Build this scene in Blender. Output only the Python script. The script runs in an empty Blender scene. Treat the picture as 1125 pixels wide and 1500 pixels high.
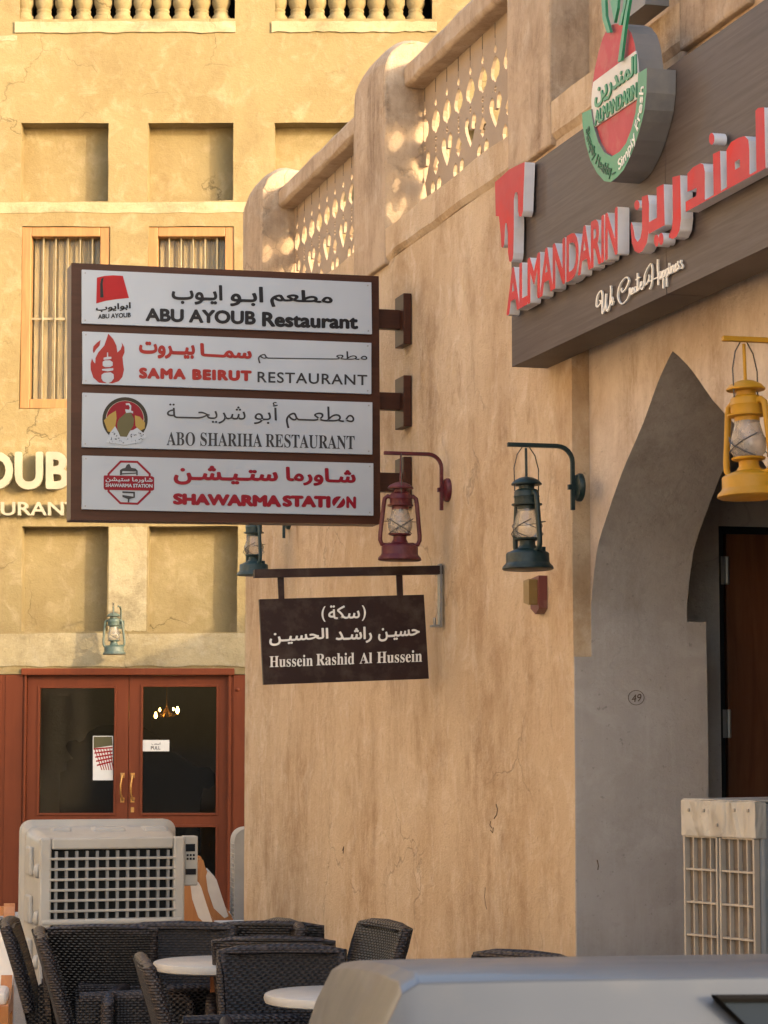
import bpy, bmesh, math, random
from mathutils import Vector, Matrix
from mathutils.geometry import tessellate_polygon
random.seed(7)
R = math.radians
C = bpy.context.scene.collection
SC = bpy.context.scene

# ------------------------------------------------------------------ camera, sky, sun, exposure
FPX, CX, CY, HOR, EYE = 3600.0, 562.5, 750.0, 1080.0, 1.7
PITCH = math.atan((HOR - CY) / FPX)
cd = bpy.data.cameras.new('camera'); cam = bpy.data.objects.new('camera', cd); C.objects.link(cam)
cam.location = (0, 0, EYE); cam.rotation_euler = (R(90) + PITCH, 0, 0)
cd.sensor_fit = 'HORIZONTAL'; cd.sensor_width = 36; cd.lens = FPX / 1125 * 36
cd.clip_start = 0.05; cd.clip_end = 2000
cd.dof.use_dof = True; cd.dof.focus_distance = 12.6; cd.dof.aperture_fstop = 30
SC.camera = cam

SUN_DIR = Vector((0.28, -0.24, 0.085)).normalized()       # towards the sun
SUN_EL = math.asin(SUN_DIR.z); SUN_ROT = math.atan2(SUN_DIR.x, SUN_DIR.y)
w = bpy.data.worlds.new('World'); SC.world = w; w.use_nodes = True
nt = w.node_tree; bg = nt.nodes['Background']
sky = nt.nodes.new('ShaderNodeTexSky'); sky.sky_type = 'NISHITA'; sky.sun_disc = False
sky.sun_elevation = SUN_EL; sky.sun_rotation = SUN_ROT; sky.dust_density = 3.0; sky.air_density = 1.0; sky.ozone_density = 0.8
nt.links.new(sky.outputs[0], bg.inputs[0]); bg.inputs[1].default_value = 0.15
sl = bpy.data.lights.new('sun', 'SUN'); sl.energy = 2.0; sl.angle = R(0.6); sl.color = (0.42, 0.335, 0.215)
so = bpy.data.objects.new('sun', sl); C.objects.link(so); so.location = (20, -20, 20)
so.rotation_euler = SUN_DIR.to_track_quat('Z', 'Y').to_euler()
SC.view_settings.view_transform = 'Standard'; SC.view_settings.look = 'None'
SC.view_settings.gamma = 1; SC.view_settings.exposure = 2.4
SC.render.engine = 'CYCLES'; SC.cycles.max_bounces = 8; SC.cycles.transparent_max_bounces = 12
SC.cycles.use_denoising = True

# ------------------------------------------------------------------ measuring: pixel of the photo -> ray -> real plane
_cp, _sp = math.cos(PITCH), math.sin(PITCH)
def ray(px, py):
    x, y = px - CX, -(py - CY)
    return Vector((x, FPX * _cp - y * _sp, FPX * _sp + y * _cp))
def P(px, py, Y):
    d = ray(px, py); t = Y / d.y
    return Vector((0, 0, EYE)) + d * t
class Frame:
    def __init__(s, o, u): s.o = Vector(o); s.u = Vector(u).normalized(); s.v = Vector((0, 0, 1)); s.n = s.u.cross(s.v)
    def at(s, a, b, c=0): return s.o + s.u * a + s.v * b + s.n * c
    def px(s, x, y, c=0):
        d = ray(x, y); cam0 = Vector((0, 0, EYE)); o = s.o + s.n * c
        t = (o - cam0).dot(s.n) / d.dot(s.n); q = cam0 + d * t - o
        return (q.dot(s.u), q.dot(s.v))
SLOPE = -0.267
U_W = Vector((-SLOPE, -1, 0)).normalized()
FA = Frame((0, 24, 0), (1, 0, 0))                                     # sunlit building at the back
FW = Frame((3.7 + SLOPE * 12, 12, 0), U_W)                            # shaded wall on the right
def wall_s(x): return FW.px(x, 900)[0]

# ------------------------------------------------------------------ mesh building
class MB:
    def __init__(s): s.v = []; s.f = []; s.m = []; s.sm = []
    def add(s, vs, fs, mi=0, smooth=False):
        b = len(s.v); s.v += [Vector(q) for q in vs]
        for f in fs: s.f.append([b + i for i in f]); s.m.append(mi); s.sm.append(smooth)
        return s
    def box(s, c, size, M=None, mi=0, taper=1.0):
        x, y, z = [q / 2 for q in size]; c = Vector(c); vs = []
        for dz in (-1, 1):
            k = taper if dz > 0 else 1
            for dx, dy in ((-1, -1), (1, -1), (1, 1), (-1, 1)):
                q = Vector((dx * x * k, dy * y * k, dz * z)); vs.append(c + (M @ q if M else q))
        return s.add(vs, [(3, 2, 1, 0), (4, 5, 6, 7), (0, 1, 5, 4), (1, 2, 6, 5), (2, 3, 7, 6), (3, 0, 4, 7)], mi)
    def fbox(s, F, a0, a1, b0, b1, c0, c1, mi=0):                     # box in a frame
        vs = [F.at(a, b, c) for c in (c0, c1) for a, b in ((a0, b0), (a1, b0), (a1, b1), (a0, b1))]
        return s.add(vs, [(3, 2, 1, 0), (4, 5, 6, 7), (0, 1, 5, 4), (1, 2, 6, 5), (2, 3, 7, 6), (3, 0, 4, 7)], mi)
    def prism(s, pts, holes, fn, c0, c1, mi=0, side_mi=None, back=True, smooth=False):
        # pts, holes: 2D loops; fn(a,b,c) -> 3D; front at c1
        def area(p): return sum(p[i][0] * p[(i + 1) % len(p)][1] - p[(i + 1) % len(p)][0] * p[i][1] for i in range(len(p)))
        if area(pts) < 0: pts = pts[::-1]
        holes = [h[::-1] if area(h) > 0 else h for h in holes]
        loops = [pts] + holes; flat = [p for l in loops for p in l]
        tris = tessellate_polygon([[Vector((p[0], p[1], 0)) for p in l] for l in loops])
        T = []
        for t in tris:
            a, b, c = [flat[i] for i in t]
            ar = (b[0] - a[0]) * (c[1] - a[1]) - (c[0] - a[0]) * (b[1] - a[1])
            T.append(t if ar > 0 else (t[0], t[2], t[1]))
        n = len(flat)
        s.add([fn(p[0], p[1], c1) for p in flat], T, mi)
        if c0 == c1: return s
        if back: s.add([fn(p[0], p[1], c0) for p in flat], [t[::-1] for t in T], mi)
        for l in loops:
            k = len(l)
            vs = [fn(p[0], p[1], c0) for p in l] + [fn(p[0], p[1], c1) for p in l]
            s.add(vs, [(i, (i + 1) % k, k + (i + 1) % k, k + i) for i in range(k)], mi if side_mi is None else side_mi, smooth)
        return s
    def tube(s, path, r, n=8, mi=0, caps=True, closed=False):
        path = [Vector(p) for p in path]; k = len(path); vs = []
        rr = r if isinstance(r, (list, tuple)) else [r] * k
        up = None
        for i, p in enumerate(path):
            t = (path[(i + 1) % k if closed else min(i + 1, k - 1)] - path[(i - 1) % k if closed else max(i - 1, 0)]).normalized()
            if up is None: up = t.orthogonal().normalized()
            up = (up - t * up.dot(t)).normalized(); w_ = t.cross(up)
            for j in range(n):
                a = 2 * math.pi * j / n; vs.append(p + (up * math.cos(a) + w_ * math.sin(a)) * rr[i])
        fs = []
        for i in range(k if closed else k - 1):
            i2 = (i + 1) % k
            for j in range(n): fs.append((i * n + j, i * n + (j + 1) % n, i2 * n + (j + 1) % n, i2 * n + j))
        if caps and not closed: fs += [tuple(range(n))[::-1], tuple((k - 1) * n + j for j in range(n))]
        return s.add(vs, fs, mi, True)
    def lathe(s, prof, c=(0, 0, 0), n=24, mi=0, smooth=True):
        c = Vector(c); k = len(prof); vs = []
        for r_, z in prof:
            for j in range(n):
                a = 2 * math.pi * j / n; vs.append(c + Vector((r_ * math.cos(a), r_ * math.sin(a), z)))
        fs = [(i * n + j, i * n + (j + 1) % n, (i + 1) * n + (j + 1) % n, (i + 1) * n + j) for i in range(k - 1) for j in range(n)]
        if prof[0][0] > 1e-5: fs.append(tuple(range(n))[::-1])
        if prof[-1][0] > 1e-5: fs.append(tuple((k - 1) * n + j for j in range(n)))
        return s.add(vs, fs, mi, smooth)
    def build(s, name, mats, parent=None, bevel=0, seg=2, auto=40):
        off = OFF.get(parent.name, Vector()) if parent else Vector()
        me = bpy.data.meshes.new(name)
        me.from_pydata([tuple(q - off) for q in s.v], [], s.f)
        for m in (mats if isinstance(mats, (list, tuple)) else [mats]): me.materials.append(m)
        for p, mi, sm in zip(me.polygons, s.m, s.sm): p.material_index = mi; p.use_smooth = sm
        o = bpy.data.objects.new(name, me); C.objects.link(o)
        if any(s.sm):
            me.validate()
            try: me.set_sharp_from_angle(angle=R(auto))
            except Exception: pass
        if bevel:
            b = o.modifiers.new('bevel', 'BEVEL'); b.width = bevel; b.segments = seg; b.limit_method = 'ANGLE'; b.angle_limit = R(35)
        if parent: o.parent = parent; OFF[o.name] = off
        return o
OFF = {}
def thing(name, label, cat, loc=(0, 0, 0), group=None, kind=None):
    o = bpy.data.objects.new(name, None); C.objects.link(o); o.empty_display_size = 0.1
    o.location = loc; o['label'] = label; o['category'] = cat; OFF[o.name] = Vector(loc)
    if group: o['group'] = group
    if kind: o['kind'] = kind
    return o
def tag(o, label, cat, group=None, kind=None):
    o['label'] = label; o['category'] = cat
    if group: o['group'] = group
    if kind: o['kind'] = kind
    return o
def copy_tree(o, parent=None):
    c = o.copy(); C.objects.link(c)
    if parent: c.parent = parent
    for ch in list(o.children): copy_tree(ch, c)
    return c
def Rz(a): return Matrix.Rotation(a, 3, 'Z')

# ------------------------------------------------------------------ materials
def srgb(r, g, b):
    f = lambda c: (c / 255 / 12.92) if c <= 10 else ((c / 255 + 0.055) / 1.055) ** 2.4
    return (f(r), f(g), f(b), 1)
def new_mat(name):
    m = bpy.data.materials.new(name); m.use_nodes = True
    return m, m.node_tree, m.node_tree.nodes['Principled BSDF']
def N(nt, t, **kw):
    n = nt.nodes.new(t)
    for k, v in kw.items():
        if k in n.inputs: n.inputs[k].default_value = v
        else: setattr(n, k, v)
    return n
def tex(nt, scale=(1, 1, 1), rot=(0, 0, 0), coord='Object'):
    tc = nt.nodes.new('ShaderNodeTexCoord'); mp = nt.nodes.new('ShaderNodeMapping')
    mp.inputs['Scale'].default_value = scale; mp.inputs['Rotation'].default_value = rot
    nt.links.new(tc.outputs[coord], mp.inputs['Vector']); return mp.outputs[0]
def noise(nt, vec, scale, detail=5, rough=0.55, dist=0.0):
    n = N(nt, 'ShaderNodeTexNoise', Scale=scale, Detail=detail, Roughness=rough, Distortion=dist)
    nt.links.new(vec, n.inputs['Vector']); return n.outputs[0]
def ramp(nt, fac, stops, interp='LINEAR'):
    r_ = nt.nodes.new('ShaderNodeValToRGB'); r_.color_ramp.interpolation = interp; e = r_.color_ramp.elements
    while len(e) < len(stops): e.new(0.5)
    for el, (p, c) in zip(e, stops): el.position = p; el.color = c if len(c) == 4 else (*c, 1)
    nt.links.new(fac, r_.inputs[0]); return r_.outputs[0]
def g(v): return (v, v, v, 1)
def mix(nt, a, b, fac, mode='MIX'):
    m = nt.nodes.new('ShaderNodeMix'); m.data_type = 'RGBA'; m.blend_type = mode
    for s_, v in ((m.inputs[0], fac), (m.inputs[6], a), (m.inputs[7], b)):
        if hasattr(v, 'is_output'): nt.links.new(v, s_)
        else: s_.default_value = v
    return m.outputs[2]
def math_(nt, op, a, b=0.5):
    m = nt.nodes.new('ShaderNodeMath'); m.operation = op
    for s_, v in ((m.inputs[0], a), (m.inputs[1], b)):
        if hasattr(v, 'is_output'): nt.links.new(v, s_)
        else: s_.default_value = v
    return m.outputs[0]
def bump(nt, bs, h, strength=0.3, dist=0.01):
    b = N(nt, 'ShaderNodeBump', Strength=strength, Distance=dist); nt.links.new(h, b.inputs['Height'])
    nt.links.new(b.outputs[0], bs.inputs['Normal'])
def plaster(name, ca, cb, cs, cl, streak=0.5, crack=0.6, rough=0.9, bumpk=0.35, pale=0.35, stretch=0.22, hx=4.0):
    m, nt, bs = new_mat(name)
    v = tex(nt); vs = tex(nt, (hx, hx, stretch))
    n1 = noise(nt, v, 0.9, 8, 0.6, 0.4); col = mix(nt, ca, cb, ramp(nt, n1, [(0.35, g(0)), (0.65, g(1))]))
    n4 = noise(nt, v, 4.5, 8, 0.65, 0.6); col = mix(nt, col, cl, math_(nt, 'MULTIPLY', ramp(nt, n4, [(0.52, g(0)), (0.74, g(1))]), pale))
    n2 = noise(nt, vs, 1.0, 13, 0.74, 0.0)
    grit = noise(nt, v, 5.0, 14, 0.82, 0.3)
    n2 = math_(nt, 'ADD', n2, math_(nt, 'MULTIPLY', math_(nt, 'SUBTRACT', grit, 0.5), 0.85))
    blot = ramp(nt, noise(nt, v, 0.7, 6, 0.65), [(0.40, g(0.05)), (0.60, g(1))])
    col = mix(nt, col, cs, math_(nt, 'MULTIPLY', math_(nt, 'MULTIPLY', ramp(nt, n2, [(0.46, g(0)), (0.7, g(1))]), blot), streak))
    vs2 = tex(nt, (hx * 3.2, hx * 3.2, stretch * 3.5)); n5 = math_(nt, 'ADD', noise(nt, vs2, 1.0, 12, 0.78, 0.1), math_(nt, 'MULTIPLY', math_(nt, 'SUBTRACT', grit, 0.5), 0.7))
    col = mix(nt, col, cl, math_(nt, 'MULTIPLY', ramp(nt, n5, [(0.55, g(0)), (0.72, g(1))]), pale * 0.6))
    n6 = noise(nt, tex(nt, (1, 1, 0.6)), 1.9, 13, 0.76, 0.25)
    col = mix(nt, col, cs, math_(nt, 'MULTIPLY', ramp(nt, n6, [(0.50, g(0)), (0.66, g(1))]), streak * 0.55))
    n7 = noise(nt, v, 14, 9, 0.78, 0.2)
    col = mix(nt, col, cs, math_(nt, 'MULTIPLY', ramp(nt, n7, [(0.55, g(0)), (0.8, g(1))]), streak * 0.5))
    # cracks: thin wandering lines, only in some patches
    vd = N(nt, 'ShaderNodeVectorMath', operation='ADD'); nn = N(nt, 'ShaderNodeTexNoise', Scale=3.0, Detail=5.0)
    nt.links.new(v, nn.inputs['Vector']); sc_ = N(nt, 'ShaderNodeVectorMath', operation='SCALE'); sc_.inputs['Scale'].default_value = 0.55
    nt.links.new(nn.outputs['Color'], sc_.inputs[0]); nt.links.new(v, vd.inputs[0]); nt.links.new(sc_.outputs[0], vd.inputs[1])
    vo = N(nt, 'ShaderNodeTexVoronoi', feature='DISTANCE_TO_EDGE', Scale=1.15); nt.links.new(vd.outputs[0], vo.inputs['Vector'])
    line = ramp(nt, vo.outputs['Distance'], [(0.0, g(1)), (0.012, g(0))])
    patch = ramp(nt, noise(nt, v, 0.8, 3), [(0.5, g(0)), (0.6, g(1))])
    ck = math_(nt, 'MULTIPLY', math_(nt, 'MULTIPLY', line, patch), crack)
    dark = tuple(c * 0.35 for c in ca[:3]) + (1,)
    col = mix(nt, col, dark, ck)
    sp = ramp(nt, noise(nt, v, 38, 3, 0.6), [(0.66, g(0)), (0.72, g(1))])
    col = mix(nt, col, dark, math_(nt, 'MULTIPLY', sp, 0.4))
    nt.links.new(col, bs.inputs['Base Color']); bs.inputs['Roughness'].default_value = rough
    bs.inputs['Specular IOR Level'].default_value = 0.2
    h = math_(nt, 'ADD', math_(nt, 'MULTIPLY', n4, 1.0), math_(nt, 'MULTIPLY', noise(nt, v, 26, 9, 0.75), 0.8))
    h = math_(nt, 'SUBTRACT', h, math_(nt, 'MULTIPLY', ck, 0.6))
    h = math_(nt, 'ADD', h, math_(nt, 'MULTIPLY', grit, 0.9))
    bump(nt, bs, h, bumpk, 0.045); return m
def wood(name, ca, cb, scale=(1, 1, 1), rough=0.55, spec=0.4, axis=(14, 14, 1.2), bumpk=0.12):
    m, nt, bs = new_mat(name); v = tex(nt, axis)
    n = noise(nt, v, 1.3, 7, 0.65, 0.8); col = mix(nt, ca, cb, ramp(nt, n, [(0.3, g(0)), (0.7, g(1))]))
    n2 = noise(nt, tex(nt), 3, 4); col = mix(nt, col, tuple(c * 0.6 for c in ca[:3]) + (1,), math_(nt, 'MULTIPLY', ramp(nt, n2, [(0.5, g(0)), (0.75, g(1))]), 0.4))
    nt.links.new(col, bs.inputs['Base Color']); bs.inputs['Roughness'].default_value = rough; bs.inputs['Specular IOR Level'].default_value = spec
    bump(nt, bs, n, bumpk, 0.005); return m
def paint(name, c, rough=0.45, metal=0.0, dust=0.25, dustc=(0.45, 0.38, 0.28, 1), sc=9, coat=0.0, spec=0.5):
    m, nt, bs = new_mat(name); v = tex(nt)
    n = noise(nt, v, sc, 7, 0.65); dk = tuple(q * 0.7 for q in c[:3]) + (1,)
    col = mix(nt, c, dk, ramp(nt, noise(nt, v, sc * 0.35, 4), [(0.4, g(0)), (0.7, g(0.8))]))
    col = mix(nt, col, dustc, math_(nt, 'MULTIPLY', ramp(nt, n, [(0.48, g(0)), (0.75, g(1))]), dust))
    nt.links.new(col, bs.inputs['Base Color']); bs.inputs['Metallic'].default_value = metal
    nt.links.new(math_(nt, 'ADD', math_(nt, 'MULTIPLY', n, 0.3), rough - 0.12), bs.inputs['Roughness'])
    bs.inputs['Coat Weight'].default_value = coat; bs.inputs['Specular IOR Level'].default_value = spec
    bump(nt, bs, n, 0.06, 0.004); return m
def flat(name, c, rough=0.5, emit=0, metal=0):
    m, nt, bs = new_mat(name); n = noise(nt, tex(nt), 20, 4)
    nt.links.new(mix(nt, c, tuple(q * 0.86 for q in c[:3]) + (1,), n), bs.inputs['Base Color'])
    bs.inputs['Roughness'].default_value = rough; bs.inputs['Metallic'].default_value = metal
    if emit: bs.inputs['Emission Color'].default_value = c; bs.inputs['Emission Strength'].default_value = emit
    return m
def thin_glass(name, tint=(1, 1, 1, 1), dusty=0.2, dustc=(0.5, 0.42, 0.33, 1), refl=0.08, nsc=14, fk=0.8):
    m = bpy.data.materials.new(name); m.use_nodes = True; nt = m.node_tree; nt.nodes.clear()
    out = nt.nodes.new('ShaderNodeOutputMaterial'); tr = N(nt, 'ShaderNodeBsdfTransparent', Color=tint)
    gl = N(nt, 'ShaderNodeBsdfGlossy', Roughness=0.04); df = N(nt, 'ShaderNodeBsdfDiffuse', Color=dustc)
    lw = N(nt, 'ShaderNodeFresnel', IOR=1.45); m1 = nt.nodes.new('ShaderNodeMixShader'); m2 = nt.nodes.new('ShaderNodeMixShader')
    nt.links.new(math_(nt, 'ADD', math_(nt, 'MULTIPLY', lw.outputs[0], fk), refl * 0.3), m1.inputs[0])
    nt.links.new(tr.outputs[0], m1.inputs[1]); nt.links.new(gl.outputs[0], m1.inputs[2])
    n = noise(nt, tex(nt), nsc, 5); nt.links.new(math_(nt, 'MULTIPLY', ramp(nt, n, [(0.3, g(0.5)), (0.75, g(1))]), dusty), m2.inputs[0])
    nt.links.new(m1.outputs[0], m2.inputs[1]); nt.links.new(df.outputs[0], m2.inputs[2]); nt.links.new(m2.outputs[0], out.inputs[0]); return m
def rattan(name='dark_woven_rattan', k=1.0):
    m, nt, bs = new_mat(name); v = tex(nt)
    sep = nt.nodes.new('ShaderNodeSeparateXYZ'); nt.links.new(v, sep.inputs[0])
    # weave: horizontal strands that pass over and under upright stakes
    hz = math_(nt, 'MULTIPLY', sep.outputs[2], 2 * math.pi / 0.012)
    xy = math_(nt, 'ADD', sep.outputs[0], math_(nt, 'MULTIPLY', sep.outputs[1], 1.0))
    st = math_(nt, 'MULTIPLY', xy, math.pi / 0.015)
    row = math_(nt, 'MULTIPLY', math_(nt, 'FLOOR', math_(nt, 'DIVIDE', sep.outputs[2], 0.012)), math.pi)
    over = math_(nt, 'SINE', math_(nt, 'ADD', st, row), 0)
    strand = math_(nt, 'SINE', hz, 0)
    h = math_(nt, 'ADD', math_(nt, 'MULTIPLY', strand, 0.35), math_(nt, 'MULTIPLY', over, 0.65))
    n = noise(nt, v, 30, 3)
    lo, hi = (0.003 * k, 0.0025 * k, 0.003 * k, 1), (0.016 * k, 0.012 * k, 0.012 * k, 1)
    col = mix(nt, lo, hi, ramp(nt, math_(nt, 'ADD', math_(nt, 'MULTIPLY', h, 0.4), 0.5), [(0.25, g(0)), (0.85, g(1))]))
    lo, hi = lo, hi
    col = mix(nt, col, (0.038 * k, 0.03 * k, 0.027 * k, 1), math_(nt, 'MULTIPLY', ramp(nt, n, [(0.5, g(0)), (0.8, g(1))]), 0.5))
    geo = nt.nodes.new('ShaderNodeNewGeometry'); sepn = nt.nodes.new('ShaderNodeSeparateXYZ'); nt.links.new(geo.outputs['True Normal'], sepn.inputs[0])
    nt.links.new(col, bs.inputs['Base Color']); bs.inputs['Roughness'].default_value = 0.42; bs.inputs['Specular IOR Level'].default_value = 0.45
    bump(nt, bs, h, 0.8, 0.004); return m

M = {}
M['facade'] = plaster('ochre_facade_plaster', (0.245, 0.192, 0.098, 1), (0.21, 0.158, 0.076, 1), (0.15, 0.10, 0.048, 1), (0.33, 0.268, 0.162, 1), 0.5, 0.75, pale=0.8, stretch=0.7, hx=1.2)
M['patch'] = plaster('pale_plaster_repair', (0.36, 0.305, 0.195, 1), (0.29, 0.235, 0.135, 1), (0.15, 0.115, 0.065, 1), (0.41, 0.36, 0.26, 1), 0.9, 0.4, pale=0.8, stretch=2.5, hx=1.0)
M['wall'] = plaster('tan_wall_plaster', (0.60, 0.465, 0.32, 1), (0.525, 0.385, 0.245, 1), (0.27, 0.15, 0.065, 1), (0.69, 0.58, 0.45, 1), 0.85, 0.5, pale=0.85, stretch=0.5, hx=2.0, bumpk=0.6)
M['parapet'] = plaster('weathered_parapet_plaster', (0.49, 0.375, 0.265, 1), (0.42, 0.305, 0.205, 1), (0.17, 0.105, 0.06, 1), (0.57, 0.47, 0.36, 1), 0.95, 0.5, pale=0.8, stretch=0.3, hx=4.0, bumpk=0.5)
M['fret'] = plaster('grey_brown_fretwork', (0.34, 0.265, 0.195, 1), (0.30, 0.225, 0.16, 1), (0.22, 0.155, 0.10, 1), (0.38, 0.30, 0.23, 1), 0.3, 0.0, bumpk=0.1)
M['facing'] = plaster('pale_bounce_plaster', (0.68, 0.58, 0.45, 1), (0.62, 0.52, 0.39, 1), (0.5, 0.4, 0.28, 1), (0.70, 0.62, 0.5, 1), 0.3, 0.4)
M['bay'] = plaster('pale_bay_plaster', (0.66, 0.56, 0.47, 1), (0.60, 0.48, 0.38, 1), (0.34, 0.23, 0.14, 1), (0.70, 0.61, 0.51, 1), 0.8, 0.5, pale=0.8, stretch=0.6, hx=2.5, bumpk=0.7)
M['cement'] = plaster('grey_cement_render', (0.41, 0.375, 0.35, 1), (0.35, 0.315, 0.29, 1), (0.20, 0.165, 0.135, 1), (0.48, 0.45, 0.425, 1), 0.6, 0.3, pale=0.6, bumpk=0.3)
M['redwood'] = wood('red_brown_painted_wood', (0.165, 0.038, 0.013, 1), (0.135, 0.03, 0.010, 1), rough=0.5, spec=0.2, bumpk=0.04)
M['framewood'] = wood('orange_window_wood', (0.32, 0.165, 0.060, 1), (0.22, 0.105, 0.036, 1))
M['signwood'] = wood('brown_sign_frame', (0.060, 0.022, 0.013, 1), (0.036, 0.013, 0.008, 1), rough=0.4, axis=(1.2, 1.2, 14), bumpk=0.05)
M['board'] = wood('dark_board_cladding', (0.098, 0.079, 0.074, 1), (0.060, 0.046, 0.041, 1), rough=0.5, axis=(1.5, 1.5, 45), bumpk=0.08)
M['doorwood'] = wood('old_door_wood', (0.16, 0.062, 0.028, 1), (0.095, 0.034, 0.016, 1), rough=0.6)
M['chairwood'] = wood('honey_chair_wood', (0.45, 0.19, 0.055, 1), (0.33, 0.12, 0.035, 1), rough=0.35)
M['streetsign'] = paint('dark_brown_enamel', (0.026, 0.013, 0.012, 1), 0.45, dust=0.08)
M['panelwhite'] = paint('white_sign_acrylic', (0.36, 0.40, 0.46, 1), 0.35, dust=0.12, sc=2.0)
M['ink'] = flat('black_ink', (0.012, 0.012, 0.016, 1), 0.4)
M['greyink'] = flat('grey_ink', (0.035, 0.035, 0.04, 1), 0.4)
M['redink'] = flat('red_ink', (0.30, 0.012, 0.015, 1), 0.4)
M['coral'] = flat('coral_ink', (0.26, 0.022, 0.02, 1), 0.4)
M['crimson'] = flat('crimson_ink', (0.19, 0.005, 0.016, 1), 0.4)
M['fezred'] = flat('fez_red_ink', (0.30, 0.005, 0.010, 1), 0.4)
M['whiteink'] = flat('white_letter_paint', (0.72, 0.70, 0.66, 1), 0.5)
M['panelink'] = flat('white_logo_ink', (0.36, 0.40, 0.46, 1), 0.4)
M['olive'] = flat('olive_ink', (0.10, 0.09, 0.045, 1), 0.5); M['gold'] = flat('gold_ink', (0.30, 0.21, 0.06, 1), 0.5)
M['darkring'] = flat('dark_ring_ink', (0.035, 0.03, 0.022, 1), 0.5); M['stone'] = flat('stone_ink', (0.36, 0.33, 0.28, 1), 0.6)
M['letterred'] = paint('faded_red_acrylic', (0.40, 0.035, 0.042, 1), 0.5, dust=0.9, dustc=(0.50, 0.018, 0.010, 1), sc=5, spec=0.25)
M['letterside'] = paint('white_letter_return', (0.66, 0.65, 0.68, 1), 0.45, dust=0.4)
M['emblemred'] = paint('dusty_rose_acrylic', (0.38, 0.055, 0.068, 1), 0.5, dust=0.25, spec=0.25)
M['emblemgreen'] = paint('green_acrylic', (0.015, 0.20, 0.095, 1), 0.4, dust=0.12)
M['emblemwhite'] = paint('off_white_acrylic', (0.50, 0.49, 0.47, 1), 0.4, dust=0.2)
M['emblemside'] = paint('grey_sheet_metal', (0.16, 0.15, 0.145, 1), 0.5, dust=0.3, dustc=(0.3, 0.27, 0.22, 1))
M['creamletter'] = paint('cream_letter', (0.31, 0.285, 0.215, 1), 0.5, dust=0.15)
M['barpaint'] = paint('dull_tan_bar_paint', (0.21, 0.17, 0.105, 1), 0.6, dust=0.4)
M['steel'] = paint('brushed_grey_steel', (0.25, 0.24, 0.23, 1), 0.4, metal=0.5, dust=0.2)
M['iron'] = paint('dark_iron', (0.03, 0.026, 0.024, 1), 0.5, dust=0.2)
M['brass'] = paint('worn_brass', (0.45, 0.24, 0.08, 1), 0.3, metal=0.9, dust=0.2)
M['red_l'] = paint('maroon_lantern_enamel', (0.075, 0.009, 0.014, 1), 0.42, dust=0.45, dustc=(0.30, 0.14, 0.12, 1))
M['green_l'] = paint('dark_green_lantern_enamel', (0.007, 0.019, 0.020, 1), 0.4, dust=0.3, dustc=(0.12, 0.13, 0.11, 1))
M['teal_l'] = paint('teal_lantern_enamel', (0.020, 0.052, 0.062, 1), 0.42, dust=0.35, dustc=(0.15, 0.17, 0.15, 1))
M['sage_l'] = paint('sage_lantern_enamel', (0.07, 0.105, 0.085, 1), 0.42, dust=0.4, dustc=(0.35, 0.33, 0.24, 1))
M['yellow_l'] = paint('mustard_lantern_enamel', (0.40, 0.20, 0.008, 1), 0.45, dust=0.35, dustc=(0.40, 0.24, 0.06, 1), spec=0.3)
M['chimney'] = thin_glass('dusty_lantern_glass', (0.93, 0.92, 0.9, 1), 0.62, (0.42, 0.36, 0.31, 1), 0.10)
M['clear'] = thin_glass('clear_lantern_glass', (0.95, 0.95, 0.93, 1), 0.22, (0.5, 0.45, 0.38, 1), 0.12)
M['pane'] = thin_glass('door_pane_glass', (0.70, 0.71, 0.70, 1), 0.02, (0.16, 0.15, 0.13, 1), 0.0, 2, 0.3)
M['plastic'] = paint('grey_white_cooler_plastic', (0.40, 0.385, 0.355, 1), 0.42, dust=0.4, dustc=(0.30, 0.26, 0.20, 1), sc=4)
M['crumpled'] = paint('creased_cover_sheet', (0.36, 0.335, 0.295, 1), 0.28, dust=0.12, dustc=(0.45, 0.41, 0.35, 1), sc=2)
_nt = M['crumpled'].node_tree; _b = [n for n in _nt.nodes if n.type == 'BUMP'][0]; _b.inputs['Strength'].default_value = 0.9; _b.inputs['Distance'].default_value = 0.05
_nt.links.new(noise(_nt, tex(_nt, (9, 9, 4)), 1.0, 2, 0.4, 1.2), _b.inputs['Height'])
M['beige'] = paint('beige_cooler_frame', (0.33, 0.29, 0.245, 1), 0.5, dust=0.3)
M['plastic_grey'] = paint('grey_cooler_side', (0.20, 0.21, 0.22, 1), 0.5, dust=0.2)
M['pad'] = paint('brown_cooler_pad', (0.15, 0.115, 0.085, 1), 0.8, dust=0.4, dustc=(0.29, 0.24, 0.19, 1), sc=14)
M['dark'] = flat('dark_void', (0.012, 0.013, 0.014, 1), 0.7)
M['curtain'] = paint('tan_curtain_cloth', (0.33, 0.245, 0.125, 1), 0.9, dust=0.2, dustc=(0.24, 0.18, 0.10, 1))
M['rattan'] = rattan(); M['rim'] = rattan('worn_highlit_rattan_edge', 2.6); M['scratch'] = flat('brown_scratch', (0.10, 0.06, 0.035, 1), 0.9)  # rim weave made lighter: wear plus highlights along the edges
M['marble'] = plaster('white_table_stone', (0.40, 0.395, 0.38, 1), (0.34, 0.33, 0.32, 1), (0.20, 0.19, 0.18, 1), (0.66, 0.64, 0.6, 1), 0.3, 0.2, 0.35, 0.05, hx=2, stretch=2)
M['cushion'] = paint('white_cushion_cloth', (0.66, 0.60, 0.53, 1), 0.85, dust=0.15)
M['ground'] = plaster('grey_stone_paving', (0.27, 0.25, 0.235, 1), (0.22, 0.20, 0.19, 1), (0.15, 0.14, 0.13, 1), (0.32, 0.30, 0.28, 1), 0.3, 0.7, stretch=2, hx=2)
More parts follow.
